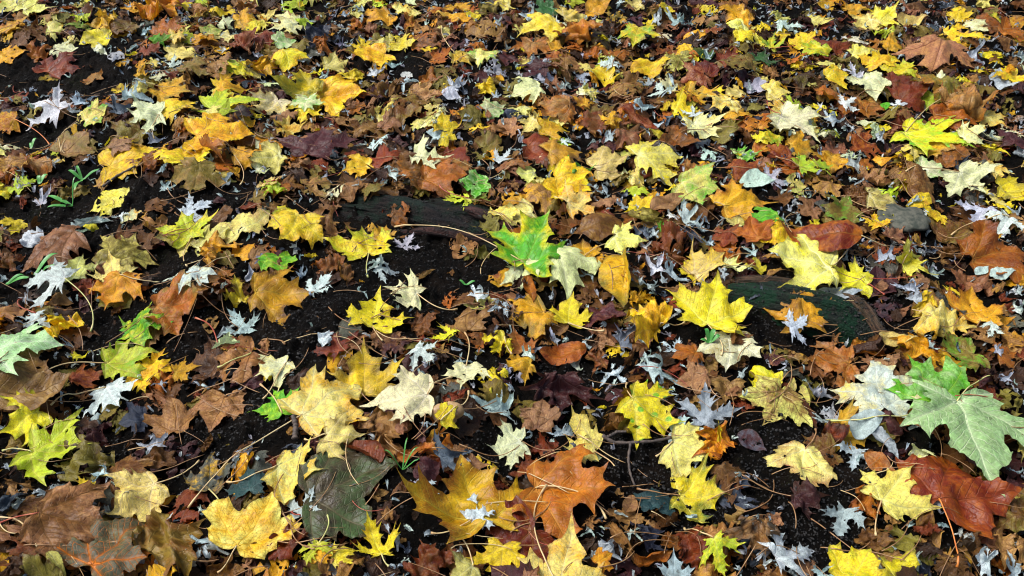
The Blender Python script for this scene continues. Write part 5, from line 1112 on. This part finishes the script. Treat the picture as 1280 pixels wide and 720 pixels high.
 (0.5833, 2.6213, 0.0709, 72, 'O', 'TN', 3, 'c', None, 'tan pointed oval above the rust scrap', 28),
 (0.4598, 2.4689, 0.088, -159, 'M', 'BR/OR', 2, 'c', None, None, 37),
 (0.251, 2.5027, 0.113, 38, 'M', 'DB/OL', 2, 'c', None, 'dark olive brown leaf left of the yellow star leaf', 47),
 (0.234, 2.0731, 0.0922, 34, 'M', 'BR/OL', 2, 'c', None, None, 43),
 (0.3449, 2.0776, 0.0709, 34, 'S', 'SB', 3, 's', None, 'grey white curl below the bright white fringed leaf', 33),
 (0.4117, 2.0239, 0.0697, -93, 'S', 'SD', 3, 's', None, 'dark silver curl left of the cream split leaf', 33),
 (0.2446, 1.9147, 0.0538, 80, 'S', 'SB', 3, 's', None, 'blue grey curl left of the dusty rose brown leaf', 27),
 (0.3606, 2.0009, 0.0692, 0, 'O', 'LI', 3, 'c', None, 'lilac oval sliver under the brown red rolled leaf', 33),
 (0.4644, 1.9796, 0.0618, 71, 'S', 'SB', 3, 's', None, 'blue grey curl below the white flame shaped leaf', 30),
 (0.062, 2.6326, 0.1087, 23, 'S', 'SB', 3, 's', None, 'grey fringe leaf left of the dark green top edge leaf', 43),
 (0.1508, 2.6381, 0.0754, 22, 'M', 'CR/SW', 3, 'c', None, None, 30),
 (0.4662, 2.6545, 0.0841, 0, 'S', 'SB', 3, 's', None, 'silver shred near the top edge above the brown leaf', 33),
 (0.531, 2.647, 0.1007, 57, 'S', 'SB', 3, 's', None, 'bright shredded curl in the dark gap near the top', 40),
 (0.0774, 1.8594, 0.1188, 0, 'M', 'RB/DB', 2, 'c', None, 'dark red brown leaf above the tan gold leaf, upper centre', 60),
 (0.2341, 1.8799, 0.0997, 161, 'M', 'PU/BR', 2, 'c', None, 'dusky leaf above the olive yellow leaf, upper centre', 50),
 (0.208, 2.0045, 0.0763, -162, 'M', 'BR/RB', 2, 'c', None, None, 37),
 (0.3735, 1.9451, 0.0543, 53, 'M', 'Y/OL', 3, 'c', None, None, 27),
 (0.0317, 2.4335, 0.0633, 85, 'M', 'PU/RB', 2, 'c', None, None, 27),
 (1.0255, 2.76, 0.0692, 35, 'M', 'OY', 3, 'c', None, None, 27),
 (0.9578, 2.6272, 0.1001, 20, 'M', 'YP', 4, 'c', None, 'pale lemon leaf at the upper right near the top edge', 40),
 (1.1036, 2.6272, 0.1085, -146, 'M', 'YP', 4, 'c', None, 'creamy yellow leaf left of the gold yellow leaf near the top right', 43),
 (1.1757, 2.648, 0.1008, 34, 'M', 'Y/YP', 3, 'c', None, None, 40),
 (1.2517, 2.6235, 0.0834, 0, 'O', 'YP/TN', 3, 'c', None, 'straw sliver above the large tan fan leaf', 33),
 (1.2121, 2.326, 0.2217, -112, 'M', 'PK/TN', 5, 'd', None, 'large tan fan shaped leaf at the upper right', 97),
 (1.156, 2.1498, 0.1233, -110, 'M', 'OL/OR', 4, 'c', None, 'golden olive withered leaf hanging below the tan fan leaf', 57),
 (1.4171, 2.6788, 0.0804, 65, 'M', 'Y', 4, 'c', None, None, 32),
 (1.3595, 2.5183, 0.1375, -25, 'S', 'Y/OY', 5, 'c', None, 'bright yellow feathery leaf right of the tan fan leaf', 57),
 (1.4369, 2.5904, 0.0785, 19, 'M', 'CR/TN', 4, 'd', None, None, 32),
 (1.5234, 2.6366, 0.0586, 0, 'S', 'Y/G', 3, 'c', None, 'small yellow green leaf near the top right corner', 23),
 (1.5787, 2.6186, 0.0833, -53, 'M', 'OY/OR', 3, 'c', None, None, 33),
 (0.7803, 2.4813, 0.088, 73, 'S', 'Y/G', 5, 'c', (0.848, 2.467, 'r'), 'yellow green starry leaf with red stalk, upper right', 37),
 (0.8706, 2.488, 0.0722, 85, 'M', 'Y/OY', 4, 'c', None, None, 30),
 (0.8904, 2.419, 0.0944, -146, 'M', 'Y/G', 4, 'c', None, 'yellow green leaf left of the rust dark patch, upper right', 40),
 (1.0689, 2.3624, 0.1159, 82, 'M', 'OY/Y', 5, 'c', None, 'gold yellow raised leaf left of the tan fan leaf', 50),
 (1.1083, 2.3072, 0.1065, 19, 'M', 'Y/YG', 4, 'c', None, 'yellow green long leaf touching the tan fan leaf', 47),
 (1.0243, 2.4079, 0.0863, 19, 'M', 'YP/Y', 3, 'c', None, None, 37),
 (1.1316, 2.4605, 0.0677, 72, 'M', 'OY/OL', 3, 'c', None, None, 28),
 (0.9717, 2.3036, 0.0683, 89, 'S', 'SW', 5, 'c', None, 'white feathery leaf above the pale cream half leaf', 30),
 (0.9884, 2.2089, 0.1219, -75, 'M', 'CR', 4, 'c', None, 'pale cream half leaf below the white feathery leaf', 55),
 (0.9101, 2.2548, 0.0787, 0, 'M', 'Y/OY', 4, 'c', None, None, 35),
 (0.7262, 2.1762, 0.0877, 0, 'M', 'YP/Y', 4, 'c', None, 'lemon leaf above the pale cream upper right leaf', 40),
 (0.8335, 2.2593, 0.0676, -100, 'M', 'BR/PK', 3, 'x', None, None, 30),
 (0.7947, 2.2201, 0.0891, -88, 'M', 'DB/OL', 2, 'c', None, None, 40),
 (0.8709, 2.1222, 0.1186, -162, 'M', 'OR/BR', 4, 'c', None, 'copper brown starry leaf at the upper right', 55),
 (0.9489, 2.1005, 0.1072, -91, 'M', 'OR/BR', 3, 'c', None, 'smooth copper leaf right of the copper brown starry leaf', 50),
 (1.0759, 2.2203, 0.089, 31, 'M', 'RB', 3, 'c', None, None, 40),
 (1.0745, 2.1391, 0.123, 18, 'M', 'RB/BR', 3, 'c', None, 'ruddy brown leaf below the rust red leaf', 57),
 (1.3845, 2.2467, 0.112, -150, 'M', 'OY/Y', 5, 'c', None, 'golden maple leaf at the right edge, upper right', 50),
 (1.2018, 2.0789, 0.1347, 73, 'M', 'TN/OR', 4, 'x', None, 'light tan curled leaf right of the golden olive withered leaf', 63),
 (1.1458, 2.0249, 0.1325, -22, 'M', 'OR/RB', 3, 'c', None, 'burnt sienna leaf under the light tan curled leaf', 63),
 (1.0672, 1.9381, 0.1892, -32, 'M', 'Y/G', 5, 'f', (1.187, 2.112, 'p'), 'long yellow leaf with green stripes at the right', 93),
 (1.0701, 1.9011, 0.0869, -42, 'M', 'OY/PK', 4, 'c', None, 'peach gold leaf under the striped yellow leaf', 43),
 (1.0001, 1.8755, 0.0629, -92, 'M', 'YP/Y', 4, 'c', None, None, 32),
 (0.7147, 1.9496, 0.156, -41, 'M', 'CR', 5, 'c', (0.691, 2.115, 'r'), 'large pale cream leaf with fine veins at the upper right', 77),
 (0.7004, 2.0384, 0.084, -130, 'M', 'YP/OY', 3, 'c', None, None, 40),
 (0.6466, 1.8941, 0.06, -149, 'M', 'Y/G', 4, 'c', None, None, 30),
 (0.7135, 1.863, 0.0858, 0, 'M', 'OY/OL', 3, 'c', None, 'ochre leaf under the large pale cream leaf', 43),
 (0.7506, 2.081, 0.078, 42, 'S', 'YG', 4, 'c', None, 'lime ragged leaf above the large pale cream leaf', 37),
 (0.7204, 1.7843, 0.1056, 23, 'S', 'YG/G', 6, 'c', (0.639, 1.819, 'b'), 'green and yellow starry cut leaf with stalk to the left, upper right', 55),
 (0.6547, 1.8184, 0.0909, -163, 'M', 'RR/OR', 4, 'c', None, 'red brown glossy leaf left of the green starry leaf', 47),
 (0.7802, 1.8231, 0.0846, -100, 'M', 'OY/TN', 3, 'c', None, 'tan gold leaf right of the green starry leaf', 43),
 (0.915, 1.827, 0.0619, 16, 'M', 'OY/OR', 4, 'c', None, None, 32),
 (0.8649, 1.7595, 0.089, 28, 'M', 'PK/TN', 4, 'x', None, 'crumpled pinkish tan leaf below the small orange leaf', 47),
 (0.8984, 1.9164, 0.1076, -20, 'M', 'RB/OR', 3, 'c', None, 'russet leaf above the small orange leaf, upper right', 53),
 (0.9698, 1.9006, 0.0669, 57, 'M', 'PU', 3, 'c', None, None, 33),
 (1.1635, 1.9378, 0.0744, 17, 'M', 'CR/YP', 4, 'c', None, 'ivory yellow leaf right of the striped yellow leaf', 37),
 (1.0845, 1.74, 0.1356, -60, 'M', 'CR', 5, 'c', (0.927, 1.744, 'p'), 'cream leaf with long stalk to the left at the right side', 72),
 (1.1743, 1.7975, 0.0644, -96, 'M', 'YP/OY', 4, 'c', None, None, 33),
 (1.1805, 1.7163, 0.0939, -20, 'M', 'Y/OL', 4, 'c', None, 'dull yellow leaf at the right edge below the straw gold leaf', 50),
 (1.0271, 1.8183, 0.0714, 37, 'M', 'CR/G', 4, 'c', None, 'pale mint tip of leaf left of the cream long stalked leaf', 37),
 (1.2629, 1.9132, 0.0806, 62, 'M', 'PU', 3, 'c', None, None, 40),
 (1.3583, 2.2126, 0.0814, 18, 'M', 'LI', 3, 'c', None, None, 37),
 (1.4791, 2.3764, 0.0738, 55, 'S', 'SB', 4, 's', None, 'silver grey curl at the right edge above the golden leaf', 32),
 (1.255, 2.0247, 0.0767, -65, 'M', 'YP/OY', 3, 'c', None, None, 37),
 (1.0039, 2.1077, 0.0429, -108, 'O', 'G', 4, 'c', None, 'small green oval leaf left of the ruddy brown leaf', 20),
 (1.3237, 2.0384, 0.056, 37, 'M', 'PK/LI', 3, 'x', None, None, 27),
 (0.8481, 2.5577, 0.0982, -63, 'S', 'SW', 4, 'c', None, 'white fringed leaf near the top above the gold leaf, upper right', 40),
 (1.09, 1.8662, 0.0927, -20, 'M', 'BR/OR', 2, 'c', None, 'brown leaf below the striped yellow leaf', 47),
 (0.9603, 1.7232, 0.1068, 16, 'M', 'BR/TN', 3, 'c', None, "brown leaf left of the cream long stalked leaf's stalk", 57),
 (1.0333, 2.4901, 0.0803, 65, 'S', 'CR/SW', 4, 'c', None, 'white pointed scrap left of the small ochre leaf', 33),
 (0.8501, 2.045, 0.0772, 41, 'S', 'SB', 3, 's', None, 'blue silver curl below the copper brown starry leaf', 37),
 (0.8985, 2.1013, 0.0643, 31, 'S', 'SW', 4, 'c', None, 'white shred lying on the copper brown starry leaf', 30),
 (0.9546, 1.9674, 0.0547, 0, 'S', 'SB', 3, 's', None, 'silver flake above the russet leaf', 27),
 (0.8347, 1.8084, 0.0713, 53, 'S', 'SB', 3, 's', None, 'blue grey curl left of the small orange leaf', 37),
 (1.3353, 2.3591, 0.1006, 19, 'S', 'SB', 3, 's', None, "grey curl right of the tan fan leaf's tip", 43),
 (0.6178, 1.7409, 0.0695, 40, 'S', 'LI', 4, 'c', None, 'lilac grey leaf below the red brown glossy leaf', 37),
 (0.9547, 2.4511, 0.1034, 75, 'M', 'RB/DB', 2, 'c', None, None, 43),
 (1.0317, 2.0993, 0.0428, 76, 'S', 'SW', 5, 'c', None, 'white flame scrap right of the small green oval', 20),
 (1.4844, 2.5984, 0.0995, 32, 'M', 'BR/OR', 2, 'c', None, None, 40),
 (1.5265, 2.5418, 0.0898, 19, 'M', 'OR/BR', 2, 'c', None, None, 37),
 (1.3335, 2.7588, 0.0779, 20, 'M', 'BR', 2, 'c', None, None, 30),
 (1.114, 2.7484, 0.095, 21, 'M', 'OY/OL', 2, 'c', None, None, 37),
]
# ---------------------------------------------------------------- roots, stones, twig
def noisy_tube(path, rad, n, seed, flat=.7, ridges=9, amp=.10):
    """a root: swept ring with long bark ridges and knobbly swellings"""
    r = np.random.default_rng(seed)
    path = np.array(path, float)
    # resample
    d = np.r_[0, np.cumsum(np.linalg.norm(np.diff(path, axis=0), axis=1))]
    m = int(d[-1]/.006)+2; t = np.linspace(0, d[-1], m)
    P = np.stack([np.interp(t, d, path[:, i]) for i in range(3)], -1)
    for _ in range(14): P[1:-1] = (P[:-2]+2*P[1:-1]+P[2:])/4
    rr = np.interp(t, d, rad)
    for _ in range(8): rr[1:-1] = (rr[:-2]+2*rr[1:-1]+rr[2:])/4
    w = Waves(seed, [(.09, .5, 4), (.03, .25, 5), (.012, .12, 5)])
    V, F, U = [], [], []
    for i in range(m):
        tn = P[min(i+1, m-1)]-P[max(i-1, 0)]; tn /= np.linalg.norm(tn)+1e-9
        u = np.cross(tn, (0, 0, 1)); u /= np.linalg.norm(u)+1e-9; v = np.cross(u, tn)
        for k in range(n):
            a = 2*PI*k/n
            g = w(np.array([t[i]*.25 + .02*math.cos(a)]), np.array([rr[i]*a*1.0 if k <= n/2 else rr[i]*(2*PI-a)]))[0]
            q = 1+amp*g+.05*math.sin(ridges*a+3*math.sin(t[i]*9)+seed)
            V.append(P[i]+rr[i]*q*(math.cos(a)*u+flat*math.sin(a)*v)); U.append((t[i], rr[i]*min(a, 2*PI-a), 0))
    for i in range(m-1):
        for k in range(n):
            F.append((i*n+k, i*n+(k+1) % n, (i+1)*n+(k+1) % n, (i+1)*n+k))
    F.append(tuple(range(n))[::-1]); F.append(tuple((m-1)*n+k for k in range(n)))
    return np.array(V), F, np.array(U)

def root_obj(name, parent, mat, *a, **k):
    V, F, U = noisy_tube(*a, **k)
    o = mesh_obj(name, V, F, mat, parent); attr(o.data, 'bark_uv', U)
    raise_h(V[:, 0], V[:, 1], V[:, 2])
    return o
def empty(name, loc):
    o = bpy.data.objects.new(name, None); o.location = loc; o.empty_display_size = .03
    return link(o)
def adopt(root, *obs):
    for o in obs:
        o.parent = root; o.matrix_parent_inverse = root.matrix_world.inverted()

M_MOSSBARK = bark_material('mossy_bark', (.004, .007, .005), (.018, .024, .016), (.006, .030, .013), .9)
M_RIDGE = bark_material('brown_bark', (.030, .018, .012), (.13, .075, .045), (.02, .03, .015), .3)
M_DARKBARK = bark_material('dark_bark', (.0045, .0038, .0036), (.020, .014, .012), (.005, .018, .010), .7)
M_REDBARK = bark_material('red_bark', (.014, .007, .006), (.095, .038, .030), (.03, .022, .02), .4)
for kind_, label_, parts_ in ROOTS:
    e_ = bpy.data.objects.new(kind_, None)
    e_.empty_display_size = .05; link(e_)
    tag(e_, label_, 'tree root', 'exposed tree roots')
    e_.location = tuple(parts_[0][2][0][:2])+(0,)
    bpy.context.view_layer.update()
    for nm_, mt_, path_, rad_, n_, sd_, kw_ in parts_:
        adopt(e_, root_obj(nm_, None, {'moss': M_MOSSBARK, 'ridge': M_RIDGE, 'dark': M_DARKBARK, 'red': M_REDBARK}[mt_], path_, rad_, n_, sd_, **kw_))

def stone(name, x, y, sx, sy, sz, rot, seed, mat, label, cat, squash=1.0):
    bm = bmesh.new(); bmesh.ops.create_icosphere(bm, subdivisions=4, radius=1)
    w = Waves(seed, [(1.6, .13, 4), (.6, .05, 5)])
    V = np.array([v.co[:] for v in bm.verts])
    g = 1+w(V[:, 0]+V[:, 2]*.7, V[:, 1]-V[:, 2]*.4)
    V = V*g[:, None]
    V[:, 2] = np.where(V[:, 2] > 0, np.abs(V[:, 2])**squash, V[:, 2])
    V *= (sx, sy, sz); c, s = math.cos(rot), math.sin(rot)
    V = np.c_[V[:, 0]*c-V[:, 1]*s, V[:, 0]*s+V[:, 1]*c, V[:, 2]]
    z = hsample(np.array([x]), np.array([y]), 5)[0]+sz*.45
    F = [tuple(v.index for v in f.verts) for f in bm.faces]; bm.free()
    o = mesh_obj(name, V, F, mat); o.location = (x, y, z); tag(o, label, cat)
    raise_h(V[:, 0]+x, V[:, 1]+y, V[:, 2]+z)
    return o
M_STONE = plain_material('grey_stone', (.095, .092, .066), (.028, .034, .022), 70, .7)
M_NUT = plain_material('tan_shell', (.42, .27, .12), (.24, .13, .055), 90, .45)

# ---------------------------------------------------------------- litter underneath, too many pieces to count
def project(x, y, z=0.):
    cz = y*math.cos(PITCH)+(CAM_H-z)*math.sin(PITCH); up = y*math.sin(PITCH)-(CAM_H-z)*math.cos(PITCH)
    return 640+FOCAL*x/cz, 360-FOCAL*up/cz
def density(x, y):
    d = .92
    for cx, cy, rx, ry, ang in BARE:
        dx, dy = x-cx, y-cy
        u = dx*math.cos(ang)+dy*math.sin(ang); v = -dx*math.sin(ang)+dy*math.cos(ang)
        q = math.hypot(u/rx, v/ry)
        d = min(d, .92*min(1, max(0, (q-.85)/.35)))
    return d
lr = random.Random(5)
litter, grey = [], []

BROWN = ['BR']*9+['DB']*9+['TN']*4+['RB']*3+['OR']*2+['PU']*4+['OL']*4+['OY']*2+['PK']*4+['YP', 'Y', 'NB', 'GR', 'GR', 'LI']
def place_litter(n, pals, shapes, curls, smin, smax, sp, out, thr, rise=.6, ylo=.5):
    k = 0
    for _ in range(n*4):
        if k >= n: break
        y = lr.uniform(ylo, 3.35); x = lr.uniform(-1, 1)*(.28+.60*y+.12)
        if lr.random() > max(density(x, y), thr): continue
        k += 1
        D = lr.uniform(smin, smax)
        out.append(make_leaf(x, y, D, lr.uniform(0, 2*PI), lr.choice(shapes), lr.choice(pals), lr.choice(curls), lr.randrange(10**6), sp,
                             (lr.gauss(.12, .18), lr.gauss(0, .16)), keep=.8, lift=rise, torn=lr.choice((0, 0, .15, .35)) if D > .045 else 0))
# crumbs of black earth, most of them where the soil lies bare
bm = bmesh.new(); bmesh.ops.create_icosphere(bm, subdivisions=1, radius=1)
IV = np.array([v.co[:] for v in bm.verts]); IF = [tuple(v.index for v in f.verts) for f in bm.faces]; bm.free()
M_CRUMB = plain_material('earth_crumb', (.002, .0017, .0014), (.013, .0105, .008), 300, .68)
cr = np.random.default_rng(8); VV, FF = [], []
while len(VV) < 26000*12:
    y = cr.uniform(.55, 3.2); x = cr.uniform(-1, 1)*(.3+.60*y)
    if y > .7+cr.exponential(.9): continue
    if lr.random() < density(x, y)*.9: continue
    s = cr.uniform(.0006, .0019)*(1.7 if cr.random() < .12 else 1)
    q = IV*cr.uniform(.6, 1.3, (12, 1))*s*np.array([cr.uniform(.8, 1.5), 1, .75]); a = cr.uniform(0, 6.3)
    z = hsample(np.array([x]), np.array([y]), 0)[0] + s*.25
    VV_ = np.c_[q[:, 0]*math.cos(a)-q[:, 1]*math.sin(a)+x, q[:, 0]*math.sin(a)+q[:, 1]*math.cos(a)+y, q[:, 2]+z]
    o_ = len(VV); VV += VV_.tolist(); FF += [tuple(k+o_ for k in f) for f in IF]
o = mesh_obj('soil_crumbs', VV, FF, M_CRUMB, smooth=False); tag(o, 'crumbs of wet black earth on the bare patches of soil', 'soil', kind='stuff')

place_litter(1250, BROWN, 'MMBMO', 'xxcrc', .050, .095, .115, litter, .0, .55)
place_litter(1200, ['DB', 'BR', 'RB', 'PU', 'BR', 'TN'], 'OMS', 'xrs', .015, .04, .17, litter, .10, .5)
place_litter(1300, ['DB', 'BR', 'DB', 'BR', 'TN', 'OL'], 'ON', 'xrs', .006, .020, .25, litter, .40, .4)
place_litter(1500, ['SB', 'SB', 'LI', 'SD', 'SB', 'SW', 'SD'], 'NNNSN', 'sssss', .016, .042, .12, grey, .02, .6)
place_litter(800, BROWN, 'MMBM', 'xccr', .045, .085, .115, litter, .0, .6)
place_litter(620, BROWN+['OY', 'Y', 'YP', 'Y', 'YP', 'OL', 'OY'], 'MMB', 'xccr', .05, .085, .115, litter, .05, .6, 1.7)
place_litter(460, ['Y', 'YP', 'OY', 'YG', 'CR', 'YP', 'OL', 'TN', 'OR', 'BR', 'PK'], 'MBM', 'cxc', .045, .08, .115, litter, .04, .6, 1.65)
place_litter(1800, ['SB', 'SB', 'SW', 'SW', 'SB', 'LI'], 'NNNSN', 'sssss', .022, .048, .12, grey, .01, .7)

# ---------------------------------------------------------------- the leaves one can tell apart
STONES_AT_LAYER = 1
order = sorted(range(len(LEAVES)), key=lambda i: (LEAVES[i][6], -LEAVES[i][1]))
done_stones = False
for i in order:
    x, y, D, head, shape, pal, layer, curl, stalk, label, px = LEAVES[i]
    if layer >= 3 and not done_stones:
        for a_ in STONES: stone(*a_[:8], {'stone': M_STONE, 'nut': M_NUT}[a_[8]], *a_[9:])
        done_stones = True
    r = np.random.default_rng(1000+i)
    if shape == 'M' and layer < 5 and r.random() < .38: shape = 'B'
    sp = .062 if px > 110 else .075 if px > 60 else .095
    tx = (r.uniform(0, .20)+.04*(y-.75)) if curl not in 'fs' else r.uniform(-.02, .06)
    L = make_leaf(x, y, D, R(head)+r.normal(0, .06), shape, pal, curl, 2000+i*13, sp, (tx, r.normal(0, .10)),
                  keep=.7 if D < .12 else .3 if layer < 6 else .05, lift=.72 if D < .12 else .88 if layer < 6 else .97, torn=r.uniform(.2, .6) if pal[:2] in ('BR', 'DB', 'TN', 'OL', 'PU') and r.random() < .45 else 0, flip=1 if r.random() < .5 else -1)
    if label is None:
        litter.append(L); continue
    name, cat = KIND[shape]
    blade_name = 'blade' if (stalk or px >= 52) else name
    o = bpy.data.objects.new(blade_name, blade_mesh(blade_name, [L]))
    if blade_name == name:
        root = link(o)
        c = L.V.mean(0); o.location = (c[0], c[1], L.V[:, 2].min())
        o.data.transform(__import__('mathutils').Matrix.Translation(-Vector(o.location)))
    else:
        hub = L.V[L.chains[0][0]]
        root = empty(name, (float(L.V[:, 0].mean()), float(L.V[:, 1].mean()), float(L.V[:, 2].min())))
        off = Vector(root.location)
        mt = __import__('mathutils').Matrix.Translation(-off)
        o.data.transform(mt); link(o, root)
        if stalk:
            V, F = stalk_geo(L, stalk[0], stalk[1], r, .0013)
            q = mesh_obj('stalk', V, F, M_STALK[stalk[2]], root); q.data.transform(mt)
        if px >= 52 and curl != 's':
            # the raised main veins, one mesh following the bent blade
            N = np.zeros_like(L.V); 
            for f in L.F:
                nn = np.cross(L.V[f[1]]-L.V[f[0]], L.V[f[2]]-L.V[f[0]])
                for v_ in f: N[v_] += nn
            N *= np.sign((N[:, 2].mean() or 1)); N /= np.linalg.norm(N, axis=1, keepdims=True)+1e-12
            VV, FF = [], []
            for ch in L.chains:
                ch = [c for k, c in enumerate(ch) if k == 0 or c != ch[k-1]]
                if len(ch) < 3: continue
                pts = L.V[ch]+N[ch]*.0001
                rad = np.linspace(.0095, .003, len(ch))*L.sc
                v_, f_ = tube(pts, rad, 5); o_ = len(VV); VV += v_; FF += [tuple(a+o_ for a in ff) for ff in f_]
            q = mesh_obj('veins', VV, FF, M_LEAF, root); q.data.transform(mt)
            n_ = len(VV)
            c1, c2, cv = L.col[:3]
            vt = cv*.75+c1*.25
            for nm, val in (('tone', vt), ('second_tone', vt*.9), ('vein_tone', vt), ('mix', (-.2, 0, 0)), ('wear', (.3, .05, .2))):
                attr(q.data, nm, np.tile(np.array(val, float), (n_, 1)))
            attr(q.data, 'leaf_uv', np.array(VV)*12); attr(q.data, 'vein', np.tile(np.array((.5, .5, .5)), (n_, 1)))
    tag(root, label, cat, GROUP[name])

# the same cover carries on beyond the view
k_ = 0
while k_ < 620:
    y = lr.uniform(.45, 3.85); x = lr.uniform(-2.42, 2.42)
    hw = .582*(.755*y+.787)+.06
    if (abs(x) < hw and .68 < y < 2.95) or abs(x) > hw+.6: continue
    k_ += 1
    litter.append(make_leaf(x, y, lr.uniform(.055, .11), lr.uniform(0, 6.3), lr.choice('MMB'), lr.choice(BROWN+['Y', 'YP', 'OY', 'Y', 'CR', 'TN', 'YG']), lr.choice('xccd'), lr.randrange(10**6), .115, (lr.gauss(.1, .15), lr.gauss(0, .15)), keep=.8, lift=.6))
# curls and crumbs that slipped into the gaps between the larger leaves
got = 0
for _ in range(40000):
    if got >= 1500: break
    y = lr.uniform(.6, 3.2); x = lr.uniform(-1, 1)*(.28+.60*y)
    iy, ix = cells(np.array([x]), np.array([y]))
    if H[iy, ix][0]-BASE[iy, ix][0] > .017: continue
    u, v = project(x, y)
    if lr.random() > (1 if u > 620 or v < 220 else .35)*(.06+density(x, y)): continue
    got += 1
    if lr.random() < .68:
        grey.append(make_leaf(x, y, lr.uniform(.022, .046), lr.uniform(0, 6.3), lr.choice('NNNS'), lr.choice(['SB', 'SB', 'SW', 'LI', 'SD']), 's', lr.randrange(10**6), .12, (lr.gauss(.1, .2), lr.gauss(0, .2)), keep=.8, lift=.6))
    else:
        litter.append(make_leaf(x, y, lr.uniform(.015, .04), lr.uniform(0, 6.3), lr.choice('MON'), lr.choice(['BR', 'TN', 'DB', 'RB', 'OY', 'Y', 'PK']), 'x', lr.randrange(10**6), .15, (lr.gauss(.1, .2), lr.gauss(0, .2)), keep=.8, lift=.6))
o = link(bpy.data.objects.new('leaf_litter', blade_mesh('leaf_litter', litter)))
tag(o, 'mixed brown broken leaves packed between the larger leaves', 'leaf litter', kind='stuff')
o = link(bpy.data.objects.new('shrivelled_leaves', blade_mesh('shrivelled_leaves', grey)))
tag(o, 'small grey and white shrivelled leaves scattered in the gaps', 'leaf litter', kind='stuff')

# ---------------------------------------------------------------- loose stalks and rootlets, twig, seedlings
def lay_line(x, y, ang, ln, thick, r, hug=.0015):
    t = np.linspace(0, 1, 14)
    b = r.uniform(-.2, .2)*ln
    X = x+math.cos(ang)*ln*(t-.5)-math.sin(ang)*b*4*t*(1-t); Y = y+math.sin(ang)*ln*(t-.5)+math.cos(ang)*b*4*t*(1-t)
    h = hsample(X, Y, 3); z = h.copy()
    for _ in range(12): z[1:-1] = np.maximum((z[:-2]+z[2:])/2, h[1:-1])
    return tube(np.c_[X, Y, z+hug], np.full(14, thick)*np.linspace(1, .7, 14), 5)
r = np.random.default_rng(77)
for nm, key, n in (('loose_stalks', 'p', 110), ('dry_stalks', 'b', 900), ('reddish_stalks', 'r', 40)):
    VV, FF = [], []
    for _ in range(n):
        y = r.uniform(.55, 3.2); x = r.uniform(-1, 1)*(.35+.62*y)
        v, f = lay_line(x, y, r.normal(0, .7), r.uniform(.03, .11), r.uniform(.0005, .0011), r)
        o_ = len(VV); VV += v; FF += [tuple(a+o_ for a in ff) for ff in f]
    o = mesh_obj(nm, VV, FF, M_STALK[key]); tag(o, {'p': 'pale loose leaf stalks strewn over the litter', 'b': 'thin dry brown stalks and needles on the soil', 'r': 'thin reddish stalks among the leaves'}[key], 'stalks', kind='stuff')

M_TWIG = plain_material('grey_brown_twig', (.085, .06, .045), (.03, .022, .018), 120, .7)
for label, segs in TWIGS:
    VV, FF = [], []
    for pts, rad in segs:
        P = np.array(pts, float); t = np.linspace(0, len(P)-1, 22)
        X = np.interp(t, np.arange(len(P)), P[:, 0]); Y = np.interp(t, np.arange(len(P)), P[:, 1])
        for _ in range(2): X[1:-1] = (X[:-2]+2*X[1:-1]+X[2:])/4; Y[1:-1] = (Y[:-2]+2*Y[1:-1]+Y[2:])/4
        z = hsample(X, Y, 5)
        for _ in range(10): z[1:-1] = np.maximum((z[:-2]+z[2:])/2, z[1:-1])
        v, f = tube(np.c_[X, Y, z+rad*.6], rad*(1+.22*np.sin(np.arange(22)*1.9))*np.linspace(1, .75, 22), 8)
        o_ = len(VV); VV += v; FF += [tuple(a+o_ for a in ff) for ff in f]
    o = mesh_obj('twig', VV, FF, M_TWIG); tag(o, label, 'twig')

M_GRASS = plain_material('green_seedling', (.035, .19, .025), (.09, .30, .05), 60, .4)
def blade_of_grass(x, y, ang, ln, w, up, r):
    t = np.linspace(0, 1, 10); z0 = hsample(np.array([x]), np.array([y]), 2)[0]
    cx = x+math.cos(ang)*ln*t*(1-.25*t); cy = y+math.sin(ang)*ln*t*(1-.25*t); cz = z0+up*np.sin(t*2.2)*ln
    cz = np.maximum(cz, hsample(cx, cy, 2)+.003)
    ww = w*np.sin(PI*np.clip(t*.93+.07, 0, 1))**.6*(1-.2*t)*.6; ww[-1] = .0002
    px, py = -math.sin(ang), math.cos(ang)
    V = []
    for i in range(10):
        for q, dz in ((-1, .0), (0, -.18), (1, .0)): V.append((cx[i]+px*ww[i]*q, cy[i]+py*ww[i]*q, cz[i]+dz*ww[i]))
    F = [(i*3+k, i*3+k+1, (i+1)*3+k+1, (i+1)*3+k) for i in range(9) for k in (0, 1)]
    return V, F
for label, x, y, blades in SEEDLINGS:
    e = empty('seedling', (x, y, float(hsample(np.array([x]), np.array([y]), 2)[0])))
    tag(e, label, 'seedling', 'green seedlings sprouting through the litter')
    r = np.random.default_rng(int(abs(x*1000))+3)
    mt = __import__('mathutils').Matrix.Translation(-Vector(e.location))
    for ang, ln, w, up in blades:
        v, f = blade_of_grass(x, y, ang, ln, w, up, r)
        q = mesh_obj('grass_blade', v, f, M_GRASS, e); q.data.transform(mt)
